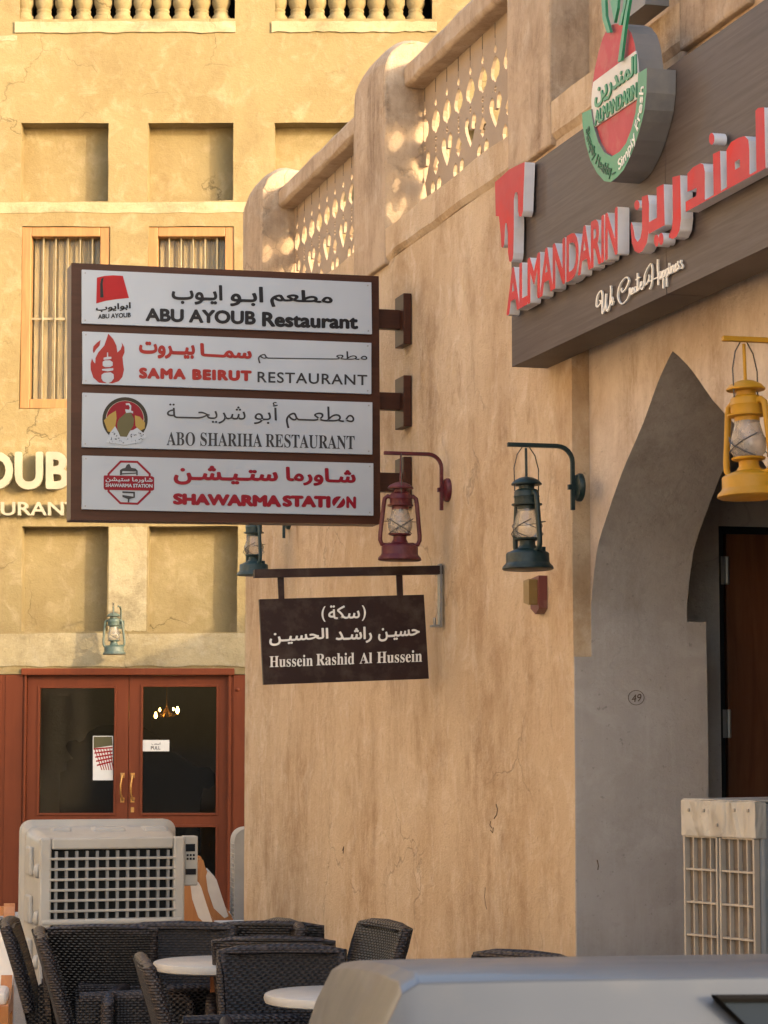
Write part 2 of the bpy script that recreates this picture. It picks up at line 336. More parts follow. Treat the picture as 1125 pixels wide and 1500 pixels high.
M['interior'] = plaster('dim_room_plaster', (0.24, 0.23, 0.21, 1), (0.20, 0.185, 0.165, 1), (0.10, 0.09, 0.07, 1), (0.22, 0.2, 0.17, 1), 0.3, 0.0)
M['bulb'] = flat('lit_bulb', (1.0, 0.55, 0.12, 1), 0.3, emit=30)
M['silver'] = paint('silver_car_paint', (0.052, 0.058, 0.072, 1), 0.40, metal=0.25, dust=0.06, sc=3, coat=0.15)
M['carglass'] = flat('dark_car_glass', (0.012, 0.016, 0.022, 1), 0.05)
M['rubber'] = flat('black_rubber', (0.006, 0.006, 0.007, 1), 0.9); M['rubber'].node_tree.nodes['Principled BSDF'].inputs['Specular IOR Level'].default_value = 0.05
M['lampred'] = flat('tail_lamp_red', (0.30, 0.01, 0.01, 1), 0.15)
M['lampclear'] = flat('headlamp_clear', (0.6, 0.62, 0.65, 1), 0.1)
M['alarmred'] = paint('alarm_red_plastic', (0.13, 0.028, 0.026, 1), 0.4, dust=0.3)
M['alarmyellow'] = paint('alarm_yellow_plastic', (0.20, 0.125, 0.035, 1), 0.4, dust=0.3)
for k_ in ('ink', 'greyink', 'redink', 'coral', 'crimson', 'fezred', 'olive', 'gold', 'darkring', 'signwood', 'streetsign', 'rattan', 'rim', 'panelwhite', 'panelink', 'letterred', 'emblemred', 'board', 'doorwood', 'dark', 'red_l', 'green_l', 'teal_l'):
    M[k_].node_tree.nodes['Principled BSDF'].inputs['Specular IOR Level'].default_value = 0.3 if k_ in ('red_l', 'green_l', 'teal_l', 'rattan', 'rim') else 0.14
M['carglass'].node_tree.nodes['Principled BSDF'].inputs['Specular IOR Level'].default_value = 0.12
M['window_glass'] = thin_glass('window_glass', (0.97, 0.97, 0.96, 1), 0.03, (0.4, 0.33, 0.2, 1), 0.0, 3, 0.4)

# ------------------------------------------------------------------ lettering
_AR = {'ا': (0xFE8D, 2), 'أ': (0xFE83, 2), 'ب': (0xFE8F, 4), 'ة': (0xFE93, 2), 'ت': (0xFE95, 4), 'ح': (0xFEA1, 4), 'د': (0xFEA9, 2), 'ر': (0xFEAD, 2),
       'س': (0xFEB1, 4), 'ش': (0xFEB5, 4), 'ط': (0xFEC1, 4), 'ع': (0xFEC9, 4), 'ك': (0xFED9, 4), 'ل': (0xFEDD, 4), 'م': (0xFEE1, 4), 'ن': (0xFEE5, 4),
       'و': (0xFEED, 2), 'ي': (0xFEF1, 4)}
def ar(t):                                                           # joined letter forms, in left-to-right drawing order
    def right_joins(c): return c in _AR or c == 'ـ'                  # can join to the letter before it
    def left_joins(c): return c == 'ـ' or (c in _AR and _AR[c][1] == 4)
    out = []
    for i, c in enumerate(t):
        p = i > 0 and left_joins(t[i - 1]) and right_joins(c)
        n_ = i + 1 < len(t) and left_joins(c) and right_joins(t[i + 1])
        if c in _AR: out.append(chr(_AR[c][0] + ((3 if n_ else 1) if p else (2 if n_ else 0))))
        else: out.append({'(': ')', ')': '('}.get(c, c))
    return ''.join(out[::-1])
def serif(t): return ''.join(chr(0x1D400 + ord(c) - 65) if 'A' <= c <= 'Z' else chr(0x1D41A + ord(c) - 97) if 'a' <= c <= 'z' else c for c in t)
def script(t): return ''.join(chr(0x1D4D0 + ord(c) - 65) if 'A' <= c <= 'Z' else chr(0x1D4EA + ord(c) - 97) if 'a' <= c <= 'z' else c for c in t)
_SM = {'W': 0x1D4B2, 'C': 0x1D49E, 'H': 0x210B, 'e': 0x212F}
def fine_script(t): return ''.join(chr(_SM.get(c, 0x1D4B6 + ord(c) - 97)) for c in t)
def glyph_loops(t, spacing=1.0, res=4):
    cu = bpy.data.curves.new('t', 'FONT'); cu.body = t; cu.space_character = spacing
    o = bpy.data.objects.new('t', cu); C.objects.link(o)
    dg = bpy.context.evaluated_depsgraph_get(); dg.update()
    cv = o.evaluated_get(dg).to_curve(dg); loops = []
    for sp in cv.splines:
        pts = []
        bp = sp.bezier_points; k = len(bp)
        if k:
            for i in range(k):
                a, b = bp[i], bp[(i + 1) % k]
                straight = (a.handle_right - a.co).length < 1e-5 and (b.handle_left - b.co).length < 1e-5
                p0, p1, p2, p3 = a.co, a.handle_right, b.handle_left, b.co
                d = (p3 - p0).normalized() if (p3 - p0).length > 1e-9 else Vector((1, 0, 0))
                if not straight: straight = all((q - p0).cross(d).length < 1e-4 for q in (p1, p2))
                for j in range(1 if straight else res):
                    s_ = j / res; q = (1 - s_) ** 3 * p0 + 3 * (1 - s_) ** 2 * s_ * p1 + 3 * (1 - s_) * s_ * s_ * p2 + s_ ** 3 * p3
                    pts.append((q.x, q.y))
        else: pts = [(q.co.x, q.co.y) for q in sp.points]
        cl = []
        for q in pts:
            if not cl or abs(q[0] - cl[-1][0]) + abs(q[1] - cl[-1][1]) > 1e-4: cl.append(q)
        if len(cl) > 2 and abs(cl[0][0] - cl[-1][0]) + abs(cl[0][1] - cl[-1][1]) < 1e-4: cl.pop()
        if len(cl) > 2: loops.append(cl)
    o.to_curve_clear() if hasattr(o, 'to_curve_clear') else None
    bpy.data.objects.remove(o); bpy.data.curves.remove(cu)
    return loops
def area2(p): return sum(p[i][0] * p[(i + 1) % len(p)][1] - p[(i + 1) % len(p)][0] * p[i][1] for i in range(len(p)))
def inside(pt, poly):
    r_ = False; x, y = pt; j = len(poly) - 1
    for i in range(len(poly)):
        xi, yi = poly[i]; xj, yj = poly[j]
        if (yi > y) != (yj > y) and x < (xj - xi) * (y - yi) / (yj - yi) + xi: r_ = not r_
        j = i
    return r_
def grow(p, d):
    # moves a loop outwards (to its right when counter-clockwise) by d
    out = []; k = len(p)
    for i in range(k):
        a, b, c = Vector(p[i - 1]), Vector(p[i]), Vector(p[(i + 1) % k])
        e1, e2 = (b - a), (c - b)
        if e1.length < 1e-7 or e2.length < 1e-7: out.append(p[i]); continue
        n1, n2 = Vector((e1.y, -e1.x)).normalized(), Vector((e2.y, -e2.x)).normalized()
        n_ = n1 + n2
        if n_.length < 0.3: out.append((b.x + n1.x * d, b.y + n1.y * d)); continue
        n_.normalize(); k_ = min(1.8, 1 / max(0.4, n_.dot(n1))); out.append((b.x + n_.x * d * k_, b.y + n_.y * d * k_))
    return out
def text_shapes(t, bold=0.0, spacing=1.0, res=4):
    loops = glyph_loops(t, spacing, res)
    # outer loops of these fonts all turn one way: that of the largest loop
    big = max(loops, key=lambda l: abs(area2(l))); sg = 1 if area2(big) > 0 else -1
    outs = [l if sg > 0 else l[::-1] for l in loops if area2(l) * sg > 0]; hs = [l if sg > 0 else l[::-1] for l in loops if area2(l) * sg < 0]
    if bold: outs = [grow(l, bold) for l in outs]; hs = [grow(l, bold) for l in hs]
    res_ = [(o_, []) for o_ in outs]
    for h in hs:
        if abs(area2(h)) < 1e-5: continue
        cand = [q for q in res_ if inside(h[0], q[0]) and inside(h[len(h) // 2], q[0])]
        if cand: min(cand, key=lambda q: abs(area2(q[0])))[1].append(h)
    return res_
def text_quad(mb, t, fn, quad, c0, c1, mi=0, side_mi=None, bold=0.0, spacing=1.0, box=None, res=4, back=False, slash=None):
    # stretches the lettering into a quad (TL, TR, BR, BL) of pixel corners that fn turns into points of a plane
    sh = text_shapes(t, 0.0, spacing, res)
    if '(' not in t and not any(ord(c) > 0x600 for c in t) and bold < 0: sh = text_shapes(t, bold, spacing, res); bold = 0
    xs = [p[0] for o_, _ in sh for p in o_]; ys = [p[1] for o_, _ in sh for p in o_]
    x0, x1, y0, y1 = min(xs), max(xs), min(ys), max(ys)
    TL, TR, BR, BL = [Vector(q) for q in quad]
    def q(p):
        u, v = (p[0] - x0) / (x1 - x0), (p[1] - y0) / (y1 - y0)
        return tuple((BL * (1 - u) + BR * u) * (1 - v) + (TL * (1 - u) + TR * u) * v)
    x0 -= bold; x1 += bold; y0 -= bold; y1 += bold
    stamps = [(0, 0)] + ([(bold * math.cos(k * math.pi / 4), bold * math.sin(k * math.pi / 4)) for k in range(8)] if bold > 0.005 else [])
    for n_, ((o_, hs), (sx, sy)) in enumerate((q_, st_) for q_ in sh for st_ in stamps):
        e = 0.00004 * (n_ % 24)
        o_ = [(p[0] + sx, p[1] + sy) for p in o_]; hs = [[(p[0] + sx, p[1] + sy) for p in h] for h in hs]
        po = [fn(*q(p)) for p in o_]; ph = [[fn(*q(p)) for p in h] for h in hs]
        try: mb.prism(po, ph, mb.fn3, c0, c1 + e, mi, side_mi, back)
        except Exception as ex: print('text', t, ex)
    return mb
def fmb(F):
    m = MB(); m.fn3 = F.at; return m
def pxf(F, c): return lambda x, y: F.px(x, y, c)
def poly_px(mb, F, pts, c0, c1, mi=0, side_mi=None, holes=(), conv=lambda p: p, back=False):
    f = lambda p: F.px(*conv(p), c1)
    return mb.prism([f(p) for p in pts], [[f(p) for p in h] for h in holes], F.at, c0, c1, mi, side_mi, back)
def circle_pts(cx, cy, rx, ry=None, n=20): return [(cx + rx * math.cos(2 * math.pi * i / n), cy + (ry or rx) * math.sin(2 * math.pi * i / n)) for i in range(n)]
def crop(ox, oy, s): return lambda p: (ox + p[0] / s, oy + p[1] / s)

# ------------------------------------------------------------------ ground
gm = MB(); gm.add([(-300, -300, 0), (300, -300, 0), (300, 300, 0), (-300, 300, 0)], [(0, 1, 2, 3)])
go = gm.build('ground', M['ground']); go['kind'] = 'structure'
km = MB(); km.box((3.4, 3.05, 0.055), (9.2, 0.9, 0.11)); ko = km.build('kerb', M['cement'], bevel=0.02); ko['kind'] = 'structure'

# ------------------------------------------------------------------ building at the back, in the sun
rb = thing('restaurant_building', 'sunlit ochre plaster building at the back with square niches, barred windows and red brown doors', 'building', (-1.5, 24, 0))
def fr(x0, x1, y0, y1):
    a0, b1 = FA.px(x0, y0); a1, b0 = FA.px(x1, y1)
    return [a0, a1, b0, b1]
def facade_mesh(openings, A0, A1, B0, B1):
    mb = MB()
    holes = []
    for (r_, dep, back) in openings:
        a0, a1, b0, b1 = r_
        j = lambda: random.uniform(-0.008, 0.008)
        q = [(a0 + j(), b0 + j()), (a1 + j(), b0 + j()), (a1 + j(), b1 + j()), (a0 + j(), b1 + j())]
        # wobbling hand-plastered edges
        loop = []
        for i in range(4):
            p0, p1 = q[i], q[(i + 1) % 4]
            for k in range(5):
                t = k / 5; jj = (0 if k == 0 else random.uniform(-0.004, 0.004))
                loop.append((p0[0] + (p1[0] - p0[0]) * t + jj, p0[1] + (p1[1] - p0[1]) * t + jj))
        holes.append(loop); n = len(loop)
        vs = [FA.at(p[0], p[1], 0) for p in loop] + [FA.at(p[0], p[1], -dep) for p in loop]
        mb.add(vs, [(i, n + i, n + (i + 1) % n, (i + 1) % n) for i in range(n)])
        if back: mb.add([FA.at(p[0], p[1], -dep) for p in loop], [tuple(range(n))])
    mb.prism([(A0, B0), (A1, B0), (A1, B1), (A0, B1)], holes, FA.at, 0, 0)
    return mb
NICHE = 0.215
upper = [fr(32, 158, 180, 294), fr(217, 342, 180, 294), fr(403, 529, 180, 294), fr(-153, -27, 180, 294), fr(588, 714, 180, 294)]
lower = [fr(33, 158, 770, 925), fr(217, 348, 770, 925), fr(-153, -27, 770, 925)]
wins = [fr(32, 158, 332, 598), fr(217, 342, 332, 598)]
balc = [fr(30, 345, -85, 28), fr(403, 634, -85, 28)]
door_r = fr(-60, 360, 987.5, 1336)
door_r[2] = 0.02
ops = [(r_, NICHE, True) for r_ in upper + lower] + [(r_, 0.30, False) for r_ in wins] + [(r_, 1.1, True) for r_ in balc] + [(door_r, 0.14, False)]
facade_mesh(ops, -9, 8, 0, 10.5).build('wall', M['facade'], rb)
m = MB(); m.fbox(FA, -9, 8, 0, 10.5, -6, -5.9); m.fbox(FA, -9, -8.9, 0, 10.5, -5.9, -1.3); m.fbox(FA, 7.9, 8, 0, 10.5, -5.9, -1.3)
m.build('rear_wall', M['facade'], rb)
m = MB(); m.fbox(FA, -9, 8, 10.5, 10.75, -6, 0.03); m.build('roof', M['patch'], rb)
# pale plaster bands, slightly proud
def band(x0, x1, y0, y1, c, name='plaster_band'):
    a0, b1 = FA.px(x0, y0); a1, b0 = FA.px(x1, y1); mb = MB(); n = 26; top = []; bot = []
    for i in range(n + 1):
        t = i / n; a = a0 + (a1 - a0) * t
        top.append((a, b1 + random.uniform(-0.006, 0.006))); bot.append((a, b0 + random.uniform(-0.009, 0.009)))
    mb.prism(bot + top[::-1], [], FA.at, 0.0, c); return mb.build(name, M['patch'], rb, bevel=0.004)
band(-160, 760, 296, 312, 0.006); band(-160, 25, 52, 60, 0.005); band(22, 345, 32, 48, 0.02, 'balcony_ledge'); band(398, 640, 32, 47, 0.02, 'balcony_ledge')
band(-160, 362, 928, 976, 0.012, 'lintel_band'); band(160, 214, 772, 924, 0.005)
# balcony balusters
for bi, (x0, x1) in enumerate([(30, 345), (403, 634)]):
    a0, b0 = FA.px(x0, 28); a1, _ = FA.px(x1, 28)
    bt = MB(); bt.fbox(FA, a0, a1, b0 + 0.72, b0 + 0.80, -0.22, -0.02); bal = bt.build('balustrade', M['facade'], rb)
    n = round((x1 - x0) / 29.6)
    for i in range(n):
        a = a0 + (i + 0.12) * (29.6 / 150)
        if a > a1 - 0.02: continue
        mb = MB(); z = b0
        prof = [(0.098, 0), (0.0985, 0.02), (0.094, 0.05), (0.072, 0.075), (0.070, 0.095), (0.074, 0.10), (0.074, 0.118), (0.066, 0.125), (0.078, 0.15), (0.093, 0.185), (0.095, 0.30), (0.085, 0.40), (0.07, 0.50), (0.062, 0.58), (0.075, 0.62), (0.095, 0.66), (0.095, 0.72)]
        mb.lathe(prof, FA.at(a, z, -0.12), 16); mb.build('baluster', M['facade'], bal)
    mb = MB(); mb.fbox(FA, a0, a1, b0 - 0.02, b0 + 0.72, -1.09, -1.0); mb.build('balcony_shade_sheet', M['dark'], rb)  # black sheet stands in for the shade behind the balusters
# windows
for wi, r_ in enumerate(wins):
    a0, a1, b0, b1 = r_; fw = 0.095
    mb = MB()
    mb.fbox(FA, a0, a0 + fw, b0, b1, -0.16, -0.015); mb.fbox(FA, a1 - fw, a1, b0, b1, -0.16, -0.015)
    mb.fbox(FA, a0 + fw, a1 - fw, b1 - fw, b1, -0.16, -0.015); mb.fbox(FA, a0 + fw, a1 - fw, b0, b0 + fw, -0.16, -0.015)
    wf = mb.build('window', M['framewood'], rb, bevel=0.008)
    mb = MB()
    for i in range(5):
        a = a0 + fw + (a1 - a0 - 2 * fw) * (i + 0.9) / 5.6; mb.tube([FA.at(a, b0 + fw, -0.09), FA.at(a, b1 - fw, -0.09)], 0.009, 6)
    mid = (b0 + b1) / 2; mb.fbox(FA, a0 + fw, a1 - fw, mid - 0.012, mid + 0.012, -0.105, -0.098)
    mb.build('window_bars', M['barpaint'], wf)
    mb = MB(); nx = 60; vs = []
    for k in range(2):
        for i in range(nx + 1):
            a = a0 + fw + (a1 - a0 - 2 * fw) * i / nx
            vs.append(FA.at(a, (b0, b1)[k], -0.22 + 0.02 * math.sin(i * 0.9 + 0.6 * math.sin(i * 0.31)) + 0.008 * math.sin(i * 2.3)))
    mb.add(vs, [(i, i + 1, nx + 2 + i, nx + 1 + i) for i in range(nx)], 0, True); mb.build('curtain', M['curtain'], wf)
    mb = MB(); mb.fbox(FA, a0 + fw, a1 - fw, b0 + fw, b1 - fw, -0.15, -0.145); mb.build('pane', M['window_glass'], wf)
# entrance: red brown frame, side panels, two leaves
a0, a1, b0, b1 = door_r
c6 = crop(0, 970, 3.0405)
pa = FA.px(36, 985)[0]; pb = FA.px(339, 985)[0]; zt = FA.px(100, 988)[1]
for (p, q) in ((a0, pa), (pb, a1)):
    mb = MB(); mb.fbox(FA, p, q, 0.02, zt, -0.13, -0.02); n = 3 if p == a0 else 1
    for i in range(n): mb.fbox(FA, p + (q - p) * (i + 0.12) / n, p + (q - p) * (i + 0.94) / n, 0.1, zt - 0.0, -0.02, -0.012)
    mb.build('door_side_panel', M['redwood'], rb, bevel=0.004)
mb = MB(); zf = FA.px(100, 979)[1]; zl = FA.px(100, 989)[1]
mb.fbox(FA, pa - 0.03, pb + 0.03, zl, zf, -0.12, 0.03); mb.fbox(FA, pa, pa + 0.022, 0.02, zl, -0.12, 0.012); mb.fbox(FA, pb - 0.03, pb, 0.02, zl, -0.12, 0.012)
mb.build('door_frame', M['redwood'], rb, bevel=0.006)
mb = MB(); mb.lathe([(0.02, 0), (0.02, 0.012), (0.012, 0.02), (0, 0.022)], (0, 0, 0), 12)
tr_ = FA.at(*FA.px(348, 1010), -0.012); mb.v = [Vector((tr_.x + v.x, tr_.y - v.z, tr_.z + v.y)) for v in mb.v]; mb.build('bolt_cap', M['redwood'], rb)
bs = [FA.px(x, 1100)[0] for x in (38, 187.5, 334)]
for li in range(2):
    l0, l1 = bs[li] + 0.003, bs[li + 1] - 0.003
    gx = ((57, 166), (208, 316))[li]
    ga, gb = FA.px(gx[0], 1100)[0], FA.px(gx[1], 1100)[0]
    z1, z2 = FA.px(100, 1006 if li else 1008)[1], FA.px(100, 1191)[1]; z3, z4 = FA.px(100, 1212)[1], FA.px(100, 1303)[1]
    mb = MB(); outer = [(l0, 0.03), (l1, 0.03), (l1, zl - 0.004), (l0, zl - 0.004)]
    H = [[(ga, z2), (gb, z2), (gb, z1), (ga, z1)], [(ga, z4), (gb, z4), (gb, z3), (ga, z3)]]
    mb.prism(outer, H, FA.at, -0.10, -0.05)
    lf = mb.build('door_leaf', M['redwood'], rb, bevel=0.004)
    mb = MB()
    for (zb, zt_) in ((z2, z1), (z4, z3)):
        t = 0.024
        mb.fbox(FA, ga - t, ga, zb - t, zt_ + t, -0.05, -0.038); mb.fbox(FA, gb, gb + t, zb - t, zt_ + t, -0.05, -0.038)
        mb.fbox(FA, ga, gb, zt_, zt_ + t, -0.05, -0.038); mb.fbox(FA, ga, gb, zb - t, zb, -0.05, -0.038)
    mb.build('glazing_bead', M['redwood'], lf, bevel=0.004)
    mb = MB()
    for (zb, zt_) in ((z2, z1), (z4, z3)): mb.fbox(FA, ga, gb, zb, zt_, -0.078, -0.074)
    mb.build('glass_pane', M['pane'], lf)
    hx = FA.px((179, 194)[li], 1100)[0]; zz = [FA.px(100, y)[1] for y in (1136, 1150, 1162, 1172)]
    mb = MB(); s = (-1, 1)[li]
    mb.tube([FA.at(hx, zz[0], -0.05), FA.at(hx, zz[0], -0.01), FA.at(hx - 0.012, zz[1], 0.012), FA.at(hx - 0.012, zz[2], 0.012), FA.at(hx + 0.006, zz[3], -0.01), FA.at(hx + 0.006, zz[3], -0.05)], 0.010, 8)
    for zq in (zz[0], zz[3]): mb.fbox(FA, hx - 0.02, hx + 0.02, zq - 0.025, zq + 0.025, -0.05, -0.045)
    if li: mb.fbox(FA, hx - 0.016, hx + 0.016, zz[3] - 0.12, zz[3] - 0.07, -0.05, -0.04)
    mb.build('door_handle', M['brass'], lf, bevel=0.003)
mb = MB(); mb.fbox(FA, a0 - 0.3, a1 + 1, 0.004, 0.0195, -0.2, 0.5); st_ = mb.build('door_step', M['cement'], rb)
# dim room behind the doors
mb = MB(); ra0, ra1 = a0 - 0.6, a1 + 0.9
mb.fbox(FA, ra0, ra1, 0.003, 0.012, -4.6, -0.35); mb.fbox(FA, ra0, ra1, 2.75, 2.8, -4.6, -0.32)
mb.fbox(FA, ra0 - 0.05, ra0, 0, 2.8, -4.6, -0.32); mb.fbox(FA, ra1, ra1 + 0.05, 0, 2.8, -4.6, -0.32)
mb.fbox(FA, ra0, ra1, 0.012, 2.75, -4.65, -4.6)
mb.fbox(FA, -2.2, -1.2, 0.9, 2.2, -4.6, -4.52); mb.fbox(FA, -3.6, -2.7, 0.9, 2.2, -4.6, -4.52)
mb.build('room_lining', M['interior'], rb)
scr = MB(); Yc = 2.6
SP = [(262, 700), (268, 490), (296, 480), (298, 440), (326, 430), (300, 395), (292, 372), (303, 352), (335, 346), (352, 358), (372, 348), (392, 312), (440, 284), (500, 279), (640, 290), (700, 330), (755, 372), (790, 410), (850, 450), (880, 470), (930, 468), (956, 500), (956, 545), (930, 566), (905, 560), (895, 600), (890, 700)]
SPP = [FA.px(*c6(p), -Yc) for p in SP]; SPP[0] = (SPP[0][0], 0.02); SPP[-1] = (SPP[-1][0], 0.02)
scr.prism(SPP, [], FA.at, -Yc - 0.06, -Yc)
so_ = scr.build('reflected_scroll_cutout', M['dark']); tag(so_, 'black scrolled cutout inside the doors, standing in for a reflection in the panes', 'cutout')  # flat cutout added in place of the carving mirrored in the glass
ch = thing('chandelier', 'small brass chandelier with glowing flame bulbs seen through the right door pane', 'chandelier', FA.at(*FA.px(244, 1050, -2.0), -2.0))
mb = MB(); cc = OFF[ch.name]
mb.tube([cc + Vector((0, 0, 0.10)), (cc.x, cc.y, 2.75)], 0.006, 6)
for i in range(5):
    a = i * 1.2566 + 0.4; mb.tube([cc + Vector((0, 0, 0.1)), cc + Vector((0.06 * math.cos(a), 0.06 * math.sin(a), 0.0)), cc + Vector((0.12 * math.cos(a), 0.12 * math.sin(a), 0.03))], 0.006, 6)
mb.build('chandelier_arms', M['brass'], ch)
for i, (k_, dz_) in enumerate(((1.0, 0.0), (0.55, 0.03), (0.9, -0.05), (0.5, 0.02), (0.45, 0.03))):
    a = i * 1.2566 + 0.4; mb = MB(); mb.lathe([(0.004 * k_, 0), (0.016 * k_, 0.02 * k_), (0.018 * k_, 0.035 * k_), (0.008 * k_, 0.065 * k_), (0, 0.075 * k_)], cc + Vector((0.12 * math.cos(a), 0.12 * math.sin(a), 0.035 + dz_)), 8)
    mb.build('bulb', M['bulb'], ch)
# notices on the panes
def notice(name, quad, mat, c, label, cat):
    mb = fmb(FA); poly_px(mb, FA, quad, c, c + 0.002); o = mb.build(name, mat); return tag(o, label, cat)
pn = notice('pull_notice', [(208.5, 1084), (248, 1084), (248, 1100.5), (208.5, 1100.5)], M['whiteink'], -0.073, 'white paper PULL notice stuck on the right door pane', 'notice')
mb = fmb(FA)
text_quad(mb, 'PULL', pxf(FA, -0.070), [(221, 1093), (235, 1093), (235, 1098), (221, 1098)], -0.0712, -0.0702, bold=0.02)
text_quad(mb, ar('اسحب'), pxf(FA, -0.070), [(222, 1087), (235, 1087), (235, 1092), (222, 1092)], -0.0712, -0.0702, bold=0.01)
lo_ = mb.build('lettering', M['ink']); lo_.parent = pn
ps = notice('poster', [(136, 1078), (165.5, 1078), (165.5, 1143), (136, 1143)], M['whiteink'], -0.0735, 'white poster with a red checked headscarf stuck on the left door pane', 'poster')
mb = fmb(FA); poly_px(mb, FA, [(137, 1079), (164, 1079), (165, 1092), (137, 1096)], -0.0714, -0.0710); o = mb.build('poster_backdrop', M['olive']); o.parent = ps
mb = fmb(FA)
for i in range(5):
    poly_px(mb, FA, [(137 + i * 1.2, 1096 + i * 6), (165, 1094 + i * 5), (165, 1096.3 + i * 5), (137 + i * 1.2, 1098.3 + i * 6)], -0.0708, -0.0704)
for i in range(6):
    poly_px(mb, FA, [(138 + i * 4.4, 1097), (139.4 + i * 4.4, 1097), (150 + i * 3.4, 1128), (148.6 + i * 3.4, 1128)], -0.0702, -0.0698)
o = mb.build('checked_pattern', M['redink']); o.parent = ps

# raised letters of the restaurant on the sunlit wall
fl = thing('facade_letters', 'cream raised letters of the restaurant name on the ochre wall at the left edge', 'sign', FA.at(*FA.px(40, 700), 0))
mb = fmb(FA)
text_quad(mb, 'ABU AYOUB', pxf(FA, 0.13), [(-255, 661), (101, 661), (101, 717), (-255, 717)], 0.07, 0.13, bold=0.035, back=True)
mb.build('name_letters', M['creamletter'], fl, bevel=0.004)
mb = fmb(FA)
text_quad(mb, 'RESTAURANT', pxf(FA, 0.10), [(-97, 735), (116, 735), (116, 755), (-97, 755)], 0.045, 0.10, bold=0.015, back=True)
mb.build('small_letters', M['creamletter'], fl)

# ------------------------------------------------------------------ shaded corner building on the right
cb = thing('corner_building', 'shaded tan plaster building on the right with pierced parapet and pointed arch', 'building', (2.0, 10, 0))
s_far = wall_s(359.5); s1 = FW.px(838.5, 750)[0]; s_near = 9.0
s_ap = FW.px(985, 514, -0.08)[0]; z_ap = FW.px(985, 514, -0.08)[1]
s3 = s_ap + 1.24 * (s_ap - s1); z_sp = FW.px(850, 961)[1]; z_bay = 3.72
z_ledge0 = FW.px(666, 313)[1]; z_ledge1 = FW.px(683, 241)[1]; z_rail0 = FW.px(655, 44)[1]; z_rail1 = z_rail0 + 0.16
DJ = 0.62
mb = MB()
j = lambda k=0.006: random.uniform(-k, k)
edge_s1 = [(s1 + j(0.004), z) for z in [i * z_bay / 14 for i in range(15)]]
pts = [(s_far, 0)] + edge_s1 + [(s3, z_bay), (s3, 0), (s_near, 0), (s_near, z_ledge0), (s_far, z_ledge0)]
mb.prism(pts, [], FW.at, -0.30, 0)
mb.build('wall', M['wall'], cb, bevel=0.012)
# arch bay, set back, with the pointed arch cut in it
AR = [(985, 514), (964, 559), (942, 620), (911.6, 691.6), (889, 756), (875.7, 801), (868, 860), (863, 920), (862.5, 961)]
arL = [FW.px(x, y, -0.08) for x, y in AR]; arL[-1] = (arL[-1][0], z_sp)
sm_ = []
for i in range(len(arL) - 1):
    for k in range(5):
        t = k / 5; p0, p1, p2, p3 = arL[max(i - 1, 0)], arL[i], arL[i + 1], arL[min(i + 2, len(arL) - 1)]
        sm_.append(tuple(0.5 * (2 * p1[q] + (p2[q] - p0[q]) * t + (2 * p0[q] - 5 * p1[q] + 4 * p2[q] - p3[q]) * t * t + (3 * p1[q] - p0[q] - 3 * p2[q] + p3[q]) * t ** 3) + random.uniform(-0.0015, 0.0015) for q in (0, 1)))
sm_.append(arL[-1]); arL = [(max(a, s1 + 0.009), b) for a, b in sm_]
arR = [(s_ap + 1.22 * (s_ap - a), b) for a, b in arL]
mb = MB()
pts = [(s1 + 0.005, z_sp), (s1 + 0.005, z_bay + 0.02), (s3 - 0.005, z_bay + 0.02), (s3 - 0.005, z_sp)] + arR[::-1] + arL[1:]
mb.prism(pts, [], FW.at, -0.53, -0.08, 0, 1, smooth=True)
mb.build('arch_bay', [M['bay'], M['cement']], cb)
# thick cement jambs below the springing
zt2 = FW.px(1016, 914, -DJ)[1]
JP = [(0.002, 0.002), (DJ, 0.002), (DJ + 0.004, 0.5), (DJ - 0.003, 1.0), (DJ + 0.003, 1.6), (DJ, zt2), (0.530, zt2 + 0.004), (0.530, z_sp), (0.002, z_sp)]
for sx, sg in ((s1 + 0.009, -1), (s3 - 0.009, 1)):
    mb = MB(); mb.prism(JP, [], lambda a, b, c: FW.at(sx + sg * 0.2 - sg * c, b, -a), 0.0, 0.2)
    if sg > 0: mb.f = [f[::-1] for f in mb.f]
    mb.build('arch_jamb', M['cement'], cb)
# passage behind the arch: its far side wall faces the lane and holds a door that stands ajar
FD = Frame(FW.at(s1 - 0.34, 0, 0), -FW.n)
dl = FD.px(1054, 900)[0]; dt = FD.px(1090, 771)[1]; dr = dl + 1.12
mb = MB()
mb.prism([(0.31, 0), (dl, 0), (dl, dt), (dr, dt), (dr, 0), (3.2, 0), (3.2, 4.0), (0.31, 4.0)], [], FD.at, -0.22, 0)
mb.fbox(FW, s1 - 0.34, s3 + 0.4, 0, 4.0, -3.4, -3.2); mb.fbox(FW, s3 + 0.37, s3 + 0.6, 0, 4.0, -3.2, -0.532); mb.fbox(FW, s1 - 0.34, s3 + 0.37, 3.9, 4.1, -3.2, -0.532)
mb.build('passage_wall', M['cement'], cb)
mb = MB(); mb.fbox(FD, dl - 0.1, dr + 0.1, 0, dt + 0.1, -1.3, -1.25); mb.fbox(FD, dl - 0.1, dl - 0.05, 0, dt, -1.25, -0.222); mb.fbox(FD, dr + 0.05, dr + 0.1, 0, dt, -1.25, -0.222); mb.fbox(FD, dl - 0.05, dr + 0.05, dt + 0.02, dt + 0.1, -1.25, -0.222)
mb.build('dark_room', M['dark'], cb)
mb = MB(); mb.fbox(FD, dl, dl + 0.03, 0, dt, -0.2, -0.02); mb.fbox(FD, dr - 0.03, dr, 0, dt, -0.2, -0.02); mb.fbox(FD, dl + 0.03, dr - 0.03, dt - 0.035, dt, -0.2, -0.02)
mb.build('inner_door_frame', M['dark'], cb)
hl = FD.px(1068, 900)[0]; base = FD.at(hl, 0, -0.03)
Mrot = Matrix.Rotation(math.atan2(FD.u.y, FD.u.x) - R(4), 3, 'Z')
